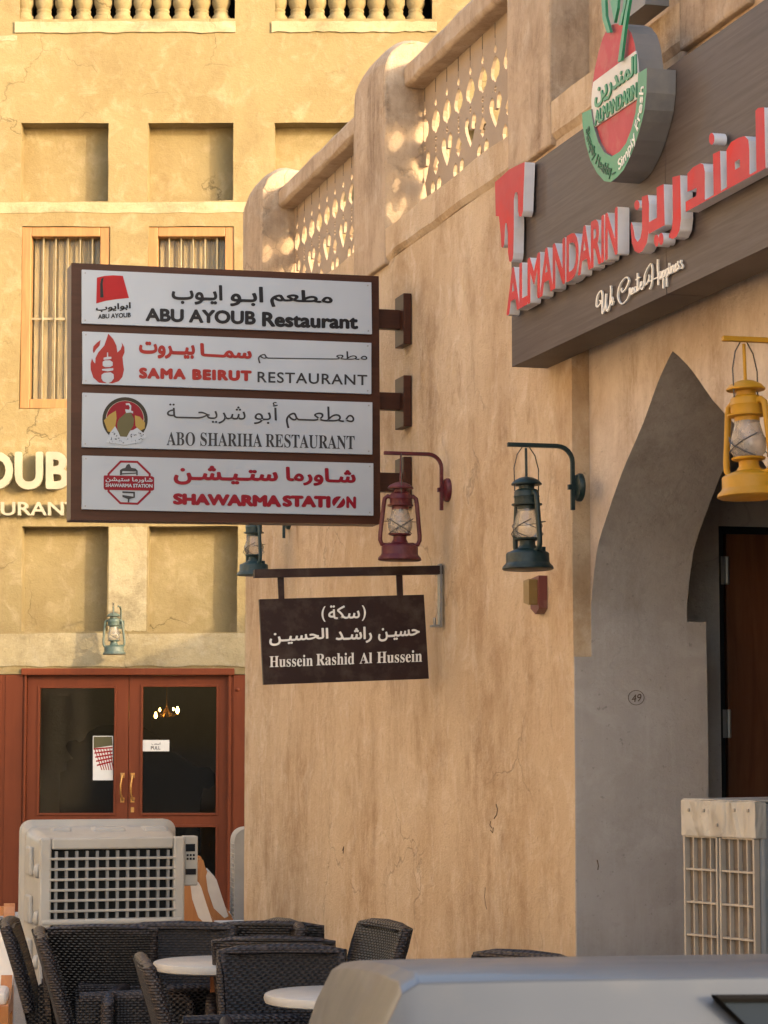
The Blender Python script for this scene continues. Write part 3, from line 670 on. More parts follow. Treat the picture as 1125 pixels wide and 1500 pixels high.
mb = MB(); mb.box((0.5, 0.02, dt / 2 - 0.01), (1.0, 0.045, dt - 0.05))
mb.v = [base + Mrot @ v for v in mb.v]; lf = mb.build('door_leaf', M['doorwood'], cb, bevel=0.004)
for zz in (0.5, FD.px(1060, 1060)[1], FD.px(1060, 835)[1]):
    mb = MB(); mb.box((-0.012, -0.006, zz), (0.045, 0.012, 0.13)); mb.tube([(0.0, -0.014, zz - 0.06), (0.0, -0.014, zz + 0.06)], 0.011, 8)
    mb.v = [base + Mrot @ v for v in mb.v]; mb.build('hinge', M['steel'], lf)
def scratch(pts, w_=0.003): q_ = MB(); q_.tube([FW.at(*FW.px(x, y), 0.0008) for x, y in pts], w_, 4); q_.build('wall_scratch', M['scratch'], cb)
scratch([(727, 1178), (729, 1185), (728, 1193), (724, 1199)]); scratch([(719, 1203), (718, 1209), (721, 1213)]); scratch([(719, 1216), (722, 1220), (723, 1212)]); scratch([(502, 1246), (504, 1240), (503, 1250)]); scratch([(711, 1300), (710, 1315), (713, 1332)], 0.002); scratch([(875, 1260), (877, 1268), (876, 1274)])
# roof, rear and end walls
mb = MB(); DEP = 9.0
mb.fbox(FW, s_far + 0.3, s_near, 4.15, 4.32, -DEP, -0.3); mb.build('roof', M['cement'], cb)
FR = Frame(FW.at(s_far, 0, -0.3), (-FW.n))                       # rear wall runs inwards from the far corner
mb = MB(); mb.prism([(0, 0), (DEP - 0.3, 0), (DEP - 0.3, 5.6), (7.6, 5.6), (4.3, 4.2), (0, 4.16)], [], FR.at, 0.0, 0.3)  # unseen; sloped top shaped to draw the shadow edge on the facade
mb.fbox(FW, s_near - 0.3, s_near, 0, z_ledge0, -DEP, -0.3)
mb.build('rear_wall', M['wall'], cb)
# ledge under the parapet
mb = MB(); n = 60; sec = []
L0, L1 = s_far - 0.0, s_near
for i in range(n + 1):
    a = L0 + (L1 - L0) * i / n; dz = j(0.008)
    sec.append([FW.at(a, z_ledge0 + 0.001 + dz, 0.001), FW.at(a, z_ledge0 + 0.03 + dz, 0.022 + j(0.004)), FW.at(a, z_ledge1 - 0.03 + j(0.006), 0.024 + j(0.004)), FW.at(a, z_ledge1 + j(0.008), -0.06), FW.at(a, z_ledge1, -0.32), FW.at(a, z_ledge0 + 0.001, -0.32)])
vs = [p for q in sec for p in q]
mb.add(vs, [(i * 6 + k, i * 6 + (k + 1) % 6, (i + 1) * 6 + (k + 1) % 6, (i + 1) * 6 + k) for i in range(n) for k in range(6)] + [(5, 4, 3, 2, 1, 0), tuple(n * 6 + k for k in range(6))])
mb.build('ledge', M['wall'], cb)
# pillars, rounded on top, and the pierced panels between them
PIL = [(358, 390), (525, 570), (752, 815), (1008, 1110)]
ptop = [FW.px(392, 236)[1], FW.px(575, 62)[1]]; zp = sum(ptop) / 2
pil_s = []
for (x0, x1) in PIL:
    pa_, pb_ = FW.px(x0, 300)[0], FW.px(x1, 300)[0]
    if x0 == 358: pa_ = s_far - 0.012
    pil_s.append((pa_, pb_))
pil_s.append((pil_s[-1][0] + 2.55, pil_s[-1][1] + 2.6))
RC = 0.19
for pa_, pb_ in pil_s:
    mb = MB(); sec = []; rad = 0.2
    # outline across the pillar (c outwards, b up) with a rounded shoulder, drawn at both ends with a crowned middle
    out = [(0.030, z_ledge0 - 0.02)] + [(0.030, z_ledge0 + (zp - rad - z_ledge0) * k / 4) for k in range(1, 5)]
    out += [(0.030 - rad + rad * math.cos(t), zp - rad + rad * math.sin(t)) for t in [math.pi / 2 * k / 7 for k in range(1, 8)]]
    out += [(-0.30, zp - 0.02), (-0.36, zp - 0.08), (-0.36, z_ledge0 - 0.02)]
    n = 6; k = len(out)
    for i in range(n + 1):
        t = i / n; a = pa_ + (pb_ - pa_) * t; cr = 0.045 * (1 - (2 * t - 1) ** 4)
        sec += [FW.at(a + j(0.003), b + (cr * (b - z_ledge0) / (zp - z_ledge0) if b > zp - rad else 0), c + j(0.003)) for c, b in out]
    mb.add(sec, [(i * k + q, i * k + (q + 1) % k, (i + 1) * k + (q + 1) % k, (i + 1) * k + q) for i in range(n) for q in range(k)] + [tuple(range(k))[::-1], tuple(n * k + q for q in range(k))])
    mb.build('parapet_pillar', M['parapet'], cb, bevel=0.012)
def sc_(shape, cx, cy, w_, h_): return [(cx + x * w_, cy + y * h_) for x, y in shape]
DROP = [(0, 0.5), (0.18, 0.36), (0.36, 0.12), (0.42, -0.1), (0.3, -0.32), (0.12, -0.40), (0.05, -0.5), (-0.05, -0.5), (-0.12, -0.40), (-0.3, -0.32), (-0.42, -0.1), (-0.36, 0.12), (-0.18, 0.36)]
HEART = [(0, -0.5), (0.2, -0.25), (0.42, 0.08), (0.46, 0.26), (0.38, 0.42), (0.28, 0.5), (0.17, 0.42), (0.10, 0.28), (0.09, 0.06), (-0.09, 0.06), (-0.10, 0.28), (-0.17, 0.42), (-0.28, 0.5), (-0.38, 0.42), (-0.46, 0.26), (-0.42, 0.08), (-0.2, -0.25)]
SPEAR = [(0, 0.5), (0.06, 0.2), (0.3, -0.05), (0.42, -0.25), (0.28, -0.42), (0, -0.5), (-0.28, -0.42), (-0.42, -0.25), (-0.3, -0.05), (-0.06, 0.2)]
KITE = [(0, 0.5), (0.22, 0.22), (0.42, 0.0), (0.16, -0.08), (0.30, -0.2), (0, -0.5), (-0.30, -0.2), (-0.16, -0.08), (-0.42, 0.0), (-0.22, 0.22)]
NECK = [(0, 0.5), (0.3, 0.22), (0.1, 0.0), (0.35, -0.2), (0, -0.5), (-0.35, -0.2), (-0.1, 0.0), (-0.3, 0.22)]
NEEDLE = [(0, 0.5), (0.12, 0.0), (0.5, -0.3), (0.2, -0.5), (-0.2, -0.5), (-0.5, -0.3), (-0.12, 0.0)]
for k in range(len(pil_s) - 1):
    a0_, a1_ = pil_s[k][1], pil_s[k + 1][0]
    if k == 2:      # a closed stretch of wall behind the emblem
        mb = MB(); mb.fbox(FW, a0_ - 0.02, a1_ + 0.02, z_ledge1 - 0.02, zp - 0.16, -0.30, -0.16); mb.build('parapet_wall', M['parapet'], cb, bevel=0.02); continue
    zb, zt_ = z_ledge1 - 0.03, z_rail0 + 0.03; Hh = z_rail0 - z_ledge1
    bw = 0.222; nb = int((a1_ - a0_) / bw) + 1; holes = []; off = (a1_ - a0_ - (nb - 1) * bw) / 2
    for q in range(nb):
        a = a0_ + off + q * bw
        fy = lambda f: z_rail0 - f * Hh
        def H(shape, f0, f1, w_):
            lo, hi = fy(f1), fy(f0); pts = sc_(shape, a, (lo + hi) / 2, w_ / 1.0, hi - lo)
            pts = [(min(max(x, a0_ + 0.004), a1_ - 0.004), y) for x, y in pts]
            if abs(area2(pts)) > 1e-4: holes.append(pts)
        H(NEEDLE, 0.08, 0.20, 0.045); H(DROP, 0.215, 0.395, 0.19); H(NECK, 0.415, 0.465, 0.06)
        if q % 2 == 0: H(HEART, 0.475, 0.70, 0.225); H(SPEAR, 0.79, 0.96, 0.14)
        else: H(NECK, 0.475, 0.54, 0.06); H(KITE, 0.55, 0.70, 0.14); H(HEART, 0.72, 0.94, 0.225)
    mb = MB()
    for q in range(-1, nb + 1):
        l_, r_e = max(a0_ - 0.02, a0_ + off + (q - 0.5) * bw), min(a1_ + 0.02, a0_ + off + (q + 0.5) * bw)
        if r_e - l_ < 0.003: continue
        hh = [[(min(max(x, l_ + 0.002), r_e - 0.002), y) for x, y in h] for h in holes if l_ < sum(p[0] for p in h) / len(h) < r_e]
        mb.prism([(l_, zb), (r_e, zb), (r_e, zt_), (l_, zt_)], [h for h in hh if abs(area2(h)) > 1e-4], FW.at, -0.222, -0.204)
    fp = mb.build('fretwork_panel', M['fret'], cb)
    mb = MB()
    for q in range(nb):          # board joints
        a = a0_ + off + q * bw
        if a0_ + 0.02 < a < a1_ - 0.02:
            for f0, f1 in ((0.0, 0.10), (0.94, 1.03)): mb.fbox(FW, a - 0.003, a + 0.003, z_rail0 - f1 * Hh, z_rail0 - f0 * Hh, -0.205, -0.2025)
    mb.build('board_joint', M['dark'], fp)
    mb = MB(); n = 14; sec = []
    for i in range(n + 1):
        a = a0_ - 0.03 + (a1_ - a0_ + 0.06) * i / n
        sec += [FW.at(a, z_rail0 + b + j(0.006), c + j(0.005)) for c, b in ((-0.11, 0), (-0.09, 0.02), (-0.09, 0.115), (-0.12, 0.155), (-0.31, 0.155), (-0.33, 0.115), (-0.33, 0))]
    mb.add(sec, [(i * 7 + q, i * 7 + (q + 1) % 7, (i + 1) * 7 + (q + 1) % 7, (i + 1) * 7 + q) for i in range(n) for q in range(7)])
    mb.build('handrail', M['parapet'], cb, bevel=0.008)
mb = MB(); mb.fbox(FW, pil_s[2][0], s_near, zp - 0.2, zp + 0.9, -0.9, -0.42); mb.build('upper_parapet', M['parapet'], cb, bevel=0.03)
ob = thing('bounce_building', 'unseen plaster building across the lane, added to bounce warm sunlight onto the shaded wall', 'building', (-8.5, 6, 0))  # out of view, added so its sunlit wall throws warm light back
FO = Frame((-7.6, 0, 0), (0, 1, 0)); mb = MB(); hs = []
for k in range(7):
    a = -12 + k * 4.4
    for z0_, z1_o in ((1.0, 2.6), (4.4, 5.9)): hs.append([(a, z0_), (a + 1.3, z0_), (a + 1.3, z1_o), (a, z1_o)])
mb.prism([(-15, 0), (20, 0), (20, 8.5), (-15, 8.5)], hs, FO.at, -0.3, 0); mb.fbox(FO, -15, 20, 8.5, 8.7, -5, 0.05); mb.fbox(FO, -15, 20, 0, 8.5, -5, -4.8); mb.fbox(FO, -15, -14.8, 0, 8.5, -4.8, -0.3); mb.fbox(FO, 19.8, 20, 0, 8.5, -4.8, -0.3)
mb.build('wall', M['facing'], ob)
for h in hs:
    mb = MB(); mb.fbox(FO, h[0][0], h[1][0], h[0][1], h[2][1], -0.22, -0.16); mb.build('shutter', M['framewood'], ob)
# marker number on the cement jamb
FJ = Frame(FW.at(s1, 0, 0), -FW.n)
mb = fmb(FJ)
ring = circle_pts(932, 1022, 12, 11, 28); ring2 = circle_pts(932, 1022, 11.2, 10.2, 28)
poly_px(mb, FJ, ring, 0.0095, 0.0108, holes=[ring2])
text_quad(mb, '49', pxf(FJ, 0.0105), [(926, 1018), (940, 1016), (939, 1027), (925, 1029)], 0.0095, 0.0108)
mb.build('marker_number', M['scratch'], cb)

# ------------------------------------------------------------------ fascia over the arch
FBO, FBI = 0.17, 0.002
sg = thing('fascia_sign', 'dark brown clad fascia over the arch with red raised letters and a white slogan', 'sign', FW.at(s1 + 0.6, 3.9, 0.1))
bl = FW.px(750, 540, FBO); bt_ = FW.px(956, 116, FBO)[1]; bb = (FW.px(750, 540, FBO)[1] + FW.px(1000, 417, FBO)[1]) / 2
mb = MB(); nb = 3; aL = bl[0]
for i in range(nb): mb.fbox(FW, aL + i * 1.9 + (0.002 if i else 0), aL + (i + 1) * 1.9 - 0.002, bb, bt_, FBI, FBO)
mb.build('board', M['board'], sg)
c5 = crop(720, 140, 2.778); CL = FBO + 0.06
mb = fmb(FW); f5 = lambda p: FW.px(*c5(p), CL)
def red(pts): poly_px(mb, FW, pts, FBO + 0.012, CL, 0, 1, conv=c5, back=True)
red([(14, 352), (40, 330), (70, 302), (100, 286), (135, 270), (133, 330), (130, 400), (128, 470), (122, 492), (112, 492), (108, 470), (107, 410), (103, 393), (96, 395), (91, 420), (91, 540), (89, 640), (86, 665), (80, 677), (72, 675), (67, 640), (66, 560), (62, 520), (56, 518), (54, 560), (52, 605), (46, 620), (40, 615), (38, 570), (30, 492), (17, 490)])
mb.build('dripping_emblem', [M['letterred'], M['letterside']], sg, bevel=0.006)
mb = fmb(FW)
text_quad(mb, 'ALMANDARIN', pxf(FW, CL), [(742, 397), (905, 302), (905, 372), (742, 463)], FBO + 0.012, CL, 0, 1, bold=0.03, spacing=0.93)
mb.build('latin_letters', [M['letterred'], M['letterside']], sg)
mb = fmb(FW)
red([(612, 412), (636, 404), (641, 440), (641, 545), (632, 600), (615, 632), (600, 642), (583, 632), (571, 600), (566, 535), (568, 512), (576, 530), (584, 580), (594, 596), (606, 580), (613, 540)])
red(circle_pts(592, 446, 11, 20)); red(circle_pts(671, 590, 10, 25)); red(circle_pts(690, 583, 10, 25))
red([(672, 374), (701, 360), (705, 527), (640, 563), (641, 515), (673, 497)])
red([(736, 332), (768, 324), (771, 500), (765, 548), (752, 576), (736, 584), (722, 578), (722, 566), (733, 545), (738, 500)])
L = [(790, 474), (790, 432), (833, 408), (835, 376), (797, 392), (797, 318), (820, 292), (850, 276), (862, 280), (868, 310), (868, 425), (904, 405), (901, 238), (930, 224), (934, 388), (958, 373), (956, 222), (975, 190), (1005, 172), (1030, 165), (1045, 180), (1049, 220), (1050, 322), (1078, 306), (1074, 62), (1085, 50), (1110, 48), (1115, 296)]
poly_px(mb, FW, L, FBO + 0.012, CL, 0, 1, holes=[[(990, 270), (1010, 258), (1011, 290), (991, 302)]], conv=c5, back=True)
red(circle_pts(896, 176, 11, 24))
al = FW.px(*c5((1134, 290)), CL); at_ = FW.px(*c5((1110, 48)), CL)[1]
mb.prism([(al[0], al[1] + 0.01), (al[0] + 0.085, al[1] + 0.01), (al[0] + 0.085, at_), (al[0] + 0.02, at_), (al[0], at_ - 0.02)], [], FW.at, FBO + 0.012, CL, 0, 1)
mb.build('arabic_letters', [M['letterred'], M['letterside']], sg, bevel=0.005)
cs = FBO + 0.012
def smooth(p, k=4):
    out = []
    for i in range(len(p) - 1):
        p0, p1, p2, p3 = p[max(i - 1, 0)], p[i], p[i + 1], p[min(i + 2, len(p) - 1)]
        for q in range(k):
            t = q / k; out.append(tuple(0.5 * (2 * p1[d] + (p2[d] - p0[d]) * t + (2 * p0[d] - 5 * p1[d] + 4 * p2[d] - p3[d]) * t * t + (3 * p1[d] - p0[d] - 3 * p2[d] + p3[d]) * t ** 3) for d in (0, 1)))
    return out + [p[-1]]
def handwriting(strokes, cv, w_):
    mb = MB(); n = 0
    for st in strokes:
        pts = smooth([cv(p) for p in st])
        for p, q in zip(pts[:-1], pts[1:]):
            d = Vector((q[0] - p[0], q[1] - p[1])); L_ = d.length
            if L_ < 1e-3: continue
            d /= L_; nx, ny = -d.y * w_, d.x * w_; ex, ey = d.x * w_ * 0.5, d.y * w_ * 0.5; n += 1
            quad = [(p[0] - ex + nx, p[1] - ey + ny), (q[0] + ex + nx, q[1] + ey + ny), (q[0] + ex - nx, q[1] + ey - ny), (p[0] - ex - nx, p[1] - ey - ny)]
            mb.prism([FW.px(x, y, cs) for x, y in quad], [], FW.at, cs - 0.006, cs + 0.00005 * (n % 23), 0, None, False)
    mb.build('slogan_letters', M['whiteink'], sg)
ca, cb_ = crop(865, 375, 14.06), crop(935, 370, 15.0)
handwriting([[(180, 915), (205, 925), (195, 985), (135, 1050), (115, 1000), (140, 830), (205, 715), (235, 760), (240, 900), (235, 1120), (245, 1185), (285, 1090), (305, 920), (315, 780)], [(315, 780), (305, 930), (320, 1060), (345, 1135), (385, 1030), (405, 850), (415, 720), (408, 615)],
             [(405, 960), (440, 920), (445, 860), (420, 850), (405, 900), (415, 985), (445, 1005), (470, 930)]], ca, 0.80)
handwriting([[(640, 660), (630, 710), (655, 745), (710, 690), (775, 560), (780, 480), (740, 435), (670, 490), (600, 600), (560, 760), (570, 900), (635, 985), (720, 930), (780, 830), (800, 740)], [(800, 655), (800, 740), (800, 680), (825, 690), (825, 795), (850, 750)], [(850, 735), (880, 690), (870, 650), (850, 690), (855, 770), (890, 750), (905, 700)],
             [(940, 640), (915, 640), (905, 700), (920, 745), (945, 690), (945, 630), (948, 720), (970, 715)], [(962, 355), (965, 480), (965, 620), (975, 705), (1005, 660)], [(930, 490), (1010, 435)], [(1015, 640), (1055, 590), (1050, 530), (1025, 560), (1025, 650), (1055, 690), (1090, 610)]], ca, 0.72)
handwriting([[(225, 490), (235, 550), (200, 650), (145, 710), (125, 620), (155, 450), (260, 250), (300, 330), (300, 500), (290, 680), (250, 800)], [(420, 150), (420, 350), (425, 560), (430, 710)], [(215, 640), (320, 590), (430, 540)],
             [(500, 420), (465, 430), (455, 520), (470, 580), (500, 520), (505, 420), (510, 530), (525, 550)], [(535, 400), (540, 560), (540, 780)], [(540, 450), (560, 390), (580, 420), (575, 510), (545, 545)], [(605, 370), (610, 540), (612, 745)], [(610, 420), (635, 350), (655, 380), (650, 480), (615, 530)],
             [(675, 310), (672, 420), (690, 465), (705, 430)], [(675, 230), (675, 280)], [(715, 300), (725, 450), (735, 330), (760, 275), (770, 330), (780, 430), (800, 390)], [(805, 360), (835, 310), (825, 245), (805, 290), (815, 380), (840, 400), (855, 340)], [(885, 220), (870, 195), (860, 240), (890, 310), (880, 360), (855, 360)], [(940, 200), (930, 170), (925, 220), (965, 290), (955, 345), (920, 340)]], cb_, 0.72)
# fruit emblem standing proud of the fascia
em = thing('fruit_emblem', 'thick fruit shaped shop emblem in rose, white and green standing proud of the dark fascia', 'emblem', FW.at(s1 + 0.9, 4.6, 0.3))
c8 = crop(830, 0, 5.172); CE = FBO + 0.12
mb = fmb(FW)
OUT = [(116, 858), (186, 826), (190, 870), (205, 960), (240, 1075), (285, 1155), (340, 1186), (400, 1150), (450, 1085), (490, 980), (520, 860), (535, 740), (541, 556), (608, 515), (604, 700), (590, 830), (570, 920), (530, 1060), (490, 1170), (430, 1290), (380, 1345), (335, 1380), (285, 1372), (230, 1310), (180, 1215), (145, 1090), (122, 960)]
poly_px(mb, FW, OUT, FBO + 0.003, CE, 0, 1, conv=c8, back=True)
mb.build('green_rim', [M['emblemgreen'], M['emblemside']], em)
EL = [(340, 1186), (285, 1155), (240, 1075), (205, 960), (190, 860), (187, 760), (194, 650), (212, 530), (240, 400), (275, 285), (310, 215), (350, 185), (400, 178), (450, 196), (490, 250), (515, 330), (532, 440), (541, 556), (540, 660), (535, 740), (520, 860), (490, 980), (450, 1085), (400, 1150)]
mb = fmb(FW); poly_px(mb, FW, EL, FBO + 0.003, CE - 0.012, 0, 1, conv=c8, back=True); mb.build('fruit_body', [M['emblemred'], M['emblemside']], em)
mb = fmb(FW); poly_px(mb, FW, [(201, 622), (522, 385), (534, 460), (541, 556), (540, 660), (536, 748), (204, 970), (190, 870), (187, 760), (193, 680)], CE - 0.0115, CE - 0.006, conv=c8); mb.build('white_band', M['emblemwhite'], em)
mb = fmb(FW)
q8 = lambda *pp: [c8(p) for p in pp]
text_quad(mb, ar('المندرين'), pxf(FW, CE), q8((208, 640), (524, 405), (524, 600), (208, 830)), CE - 0.0055, CE - 0.001, bold=0.03)
text_quad(mb, 'ALMANDARIN', pxf(FW, CE), q8((208, 845), (527, 620), (527, 735), (208, 955)), CE - 0.0055, CE - 0.001, bold=0.03, spacing=0.95)
mb.build('band_lettering', M['emblemgreen'], em)
mb = fmb(FW)
# motto that follows the rim
EO = [(150, 940), (160, 1030), (190, 1130), (230, 1220), (285, 1280), (335, 1295), (390, 1260), (440, 1190), (490, 1090), (530, 960), (555, 830), (567, 690), (570, 620)]
E3 = [Vector(FW.px(*c8(p), CE + 0.003)) for p in EO]; cum = [0]
for i in range(1, len(E3)): cum.append(cum[-1] + (E3[i] - E3[i - 1]).length)
def along(d):
    d = min(max(d, 0), cum[-1] - 1e-4)
    i = max(k for k in range(len(cum) - 1) if cum[k] <= d); t = (d - cum[i]) / (cum[i + 1] - cum[i])
    return E3[i].lerp(E3[i + 1], t), (E3[i + 1] - E3[i]).normalized()
for txt, d0, d1, mi in (('Simply Healthy...', 0.02, 0.50, 0), ('Simply Fresh', 0.54, 0.98, 1)):
    sh = text_shapes(txt, 0.01); xs = [p[0] for o_, _ in sh for p in o_]; x0, x1 = min(xs), max(xs)
    k_ = (d1 - d0) * cum[-1] / (x1 - x0)
    for o_, hs in sh:
        def wp(p):
            q, t = along(d0 * cum[-1] + (p[0] - x0) * k_); return (q.x - t.y * (p[1] - 0.3) * 0.062, q.y + t.x * (p[1] - 0.3) * 0.062)
        try: mb.prism([wp(p) for p in o_], [[wp(p) for p in h] for h in hs], FW.at, CE + 0.001, CE + 0.003, mi)
        except Exception as ex: print(ex)
mb.build('rim_lettering', [flat('dark_green_ink', (0.006, 0.075, 0.04, 1)), M['whiteink']], em)
mb = fmb(FW)
for pts in ([(258, -60), (290, -60), (296, 120), (330, 245), (305, 250), (272, 150)], [(318, -60), (390, -60), (384, 60), (360, 172), (340, 60)], [(440, -60), (462, -60), (440, 60), (412, 190), (392, 190), (425, 60)], [(472, -60), (486, -60), (446, 180), (412, 455), (386, 470), (410, 300), (440, 100)]):
    poly_px(mb, FW, pts, CE + 0.0005, CE + 0.012, conv=c8, back=True)
mb.build('leaf_stem', M['emblemgreen'], em)
mb = MB(); pa0 = FW.px(*c8((455, 100)), CE - 0.08); 
a_, b_ = FW.px(*c8((248, 212)), FBO); mb.fbox(FW, a_ + 0.0, a_ + 0.42, b_ - 0.02, b_ + 0.75, 0.03, 0.13)
mb.build('backing_box', M['emblemside'], em)

# ------------------------------------------------------------------ hanging board with four white panels
s_m = wall_s(603); FS = Frame(FW.at(s_m, 0, 0), -FW.n)
c3 = crop(80, 370, 2.009); ps3 = lambda *p: [c3(q) for q in p]
bd = thing('hanging_signboard', 'large brown framed hanging signboard with four white restaurant panels', 'signboard', FS.at(-0.9, FS.px(300, 570)[1], 0))
fq = [FS.px(*q) for q in ((104.5, 385), (555, 404.5), (557.5, 768), (103.5, 761.5))]
mb = fmb(FS); mb.prism(fq, [], FS.at, -0.16, 0.0); mb.build('sign_frame', M['signwood'], bd, bevel=0.006)
PAN = [((80, 50), (932, 88), (934, 240), (80, 208)), ((82, 232), (932, 266), (932, 416), (82, 386)), ((82, 412), (935, 441), (935, 594), (80, 572)), ((82, 597), (938, 620), (938, 774), (80, 755))]
CP = 0.022; pf = pxf(FS, CP); T0, T1 = CP + 0.0008, CP + 0.0022
LAB = ['white panel with a red fez', 'white panel with a red flame', 'white panel with a round jug badge', 'white panel with a red octagon badge']
pans = []
for q, lb in zip(PAN, LAB):
    mb = fmb(FS); poly_px(mb, FS, list(q), 0.001, CP, conv=c3); p_ = mb.build('sign_panel', M['panelwhite'], bd, bevel=0.003); p_['label'] = lb; pans.append(p_)
    for (sx, sy) in ((0.012, 0.06), (0.988, 0.06), (0.012, 0.94), (0.988, 0.94)):
        TLp, TRp, BRp, BLp = [Vector(z_) for z_ in q]; pt = (TLp * (1 - sx) + TRp * sx) * (1 - sy) + (BLp * (1 - sx) + BRp * sx) * sy
        mb = fmb(FS); poly_px(mb, FS, circle_pts(pt.x, pt.y, 2.2, 2.2, 8), CP, CP + 0.003, conv=c3); mb.build('panel_screw', M['steel'], p_)
def letters(pi, name, mats, items):
    for it in items:
        t, quad, b = it[:3]; mb = fmb(FS)
        text_quad(mb, t, pf, ps3(*quad), T0, T1, 0, bold=b, spacing=it[4] if len(it) > 4 else 1.0); mb.build(name, mats, pans[pi])
def logo(pi, name, mats, polys):
    mb = fmb(FS); c_ = T0
    for k, (pts, mi) in enumerate(polys):
        holes = []
        if isinstance(pts, tuple): pts, holes = pts
        poly_px(mb, FS, pts, CP + 0.0004, T0 + 0.0007 * k, mi, conv=CONV, holes=holes)
    return mb.build(name, mats, pans[pi])
letters(0, 'arabic_lettering', M['ink'], [(ar('مطعم'), ((634, 106), (818, 114), (818, 168), (634, 160)), 0.028), (ar('ابـو'), ((516, 97), (614, 101), (614, 161), (516, 158)), 0.03), (ar('ايـوب'), ((344, 90), (494, 96), (494, 155), (344, 152)), 0.03)])
letters(0, 'latin_lettering', M['ink'], [('ABU AYOUB', ((267, 163), (592, 172), (592, 213), (267, 202)), 0.045), ('Restaurant', ((610, 174), (893, 184), (893, 226), (610, 218)), 0.045)])
CONV = crop(110, 390, 4.6875)
logo(0, 'fez_logo', [M['fezred'], M['ink']], [([(150, 78), (200, 66), (260, 62), (328, 66), (370, 218), (290, 226), (210, 238), (145, 256)], 0), ([(172, 215), (172, 120), (180, 85), (196, 78), (190, 120), (196, 215)], 1)])
mb = fmb(FS)
text_quad(mb, ar('ابوايوب'), pf, [CONV(p) for p in ((142, 268), (382, 246), (382, 302), (142, 318))], T0, T1, bold=0.035)
text_quad(mb, 'ABU AYOUB', pf, [CONV(p) for p in ((157, 330), (382, 318), (382, 350), (157, 362))], T0, T1, bold=0.03)
mb.build('fez_logo_lettering', M['ink'], pans[0])
letters(1, 'red_lettering', M['coral'], [(ar('سمـــا'), ((428, 266), (580, 275), (580, 314), (428, 306)), 0.045), (ar('بيــروت'), ((248, 261), (413, 266), (413, 316), (248, 310)), 0.045), ('SAMA BEIRUT', ((248, 338), (580, 347), (580, 379), (248, 371)), 0.075, 0, 1.2)])
letters(1, 'grey_lettering', M['greyink'], [(ar('مطعـــــــــــــم'), ((598, 285), (920, 292), (920, 329), (598, 326)), 0.0), ('RESTAURANT', ((597, 350), (920, 360), (920, 391), (597, 382)), 0.012, 0, 1.1)])
logo(1, 'flame_logo', [M['coral'], M['panelink']], [
    ([(228, 462), (262, 500), (284, 545), (290, 592), (312, 572), (322, 545), (320, 522), (338, 555), (340, 590), (326, 625), (330, 670), (336, 710), (325, 760), (300, 790), (255, 805), (165, 800), (125, 765), (107, 710), (106, 670), (116, 632), (126, 655), (138, 668), (140, 630), (160, 590), (200, 545), (214, 505)], 0),
    ([(122, 580), (126, 550), (150, 525), (175, 506), (168, 545), (145, 570), (128, 598)], 0),
    ([(196, 642), (196, 628), (219, 622), (219, 592), (227, 592), (227, 621), (249, 622), (249, 636), (225, 640)], 1),
    ([(190, 655), (205, 646), (240, 646), (258, 658), (258, 682), (240, 692), (205, 692), (190, 682)], 1),
    ([(186, 715), (186, 706), (262, 699), (262, 714), (225, 722)], 1),
    ([(182, 745), (200, 732), (245, 728), (264, 742), (266, 770), (250, 792), (232, 800), (228, 812), (218, 812), (214, 798), (192, 790), (181, 770)], 1)])
letters(2, 'arabic_lettering', M['greyink'], [(ar('مطعــم'), ((680, 448), (882, 456), (882, 524), (680, 517)), 0.004), (ar('أبو'), ((586, 437), (657, 440), (657, 508), (586, 505)), 0.004), (ar('شريحـــة'), ((330, 444), (562, 448), (562, 506), (330, 500)), 0.004)])
letters(2, 'latin_lettering', M['greyink'], [(serif('ABO SHARIHA'), ((330, 528), (610, 534), (610, 572), (330, 567)), -0.012), (serif('RESTAURANT'), ((621, 534), (882, 540), (882, 579), (621, 572)), -0.012)])
CONV = crop(110, 570, 4.6875)
logo(2, 'round_jug_logo', [M['darkring'], M['stone'], M['crimson'], M['olive'], M['gold'], M['panelink']], [
    (circle_pts(343, 208, 156, 153, 40), 0), (circle_pts(343, 208, 132, 129, 36), 1), (circle_pts(343, 205, 128, 124, 36), 2),
    ([(198, 215), (235, 175), (280, 148), (285, 200), (275, 260), (260, 300), (225, 290)], 4), ([(410, 180), (445, 190), (480, 230), (478, 270), (440, 290), (415, 250)], 4),
    ([(240, 300), (275, 255), (300, 300), (400, 280), (425, 265), (480, 310), (488, 330), (450, 365), (340, 385), (215, 365), (225, 340)], 5),
    ([(352, 160), (385, 165), (405, 205), (400, 250), (370, 300), (355, 328), (310, 325), (295, 290), (288, 240), (300, 205), (330, 180)], 3),
    ([(346, 150), (345, 138), (372, 142), (376, 125), (368, 108), (350, 110), (348, 98), (372, 97), (386, 115), (384, 148), (398, 152), (398, 166), (380, 160), (352, 164)], 5)])
mb = fmb(FS)
for i in range(60):
    x, y = random.uniform(235, 470), random.uniform(295, 375)
    if (x - 335) ** 2 + (y - 260) ** 2 < 70 ** 2: continue
    a = random.uniform(0, 3.1); d = 7; poly_px(mb, FS, [(x - d * math.cos(a), y - d * math.sin(a)), (x + 2, y + 3), (x + d * math.cos(a), y + d * math.sin(a)), (x - 2, y - 3)], CP + 0.006, CP + 0.0066, conv=CONV)
mb.build('logo_rubble_marks', M['greyink'], pans[2])
letters(3, 'arabic_lettering', M['crimson'], [(ar('شـاورما'), ((680, 630), (886, 637), (886, 690), (680, 684)), 0.04), (ar('ستـيـشـن'), ((350, 624), (657, 632), (657, 686), (350, 683)), 0.04)])
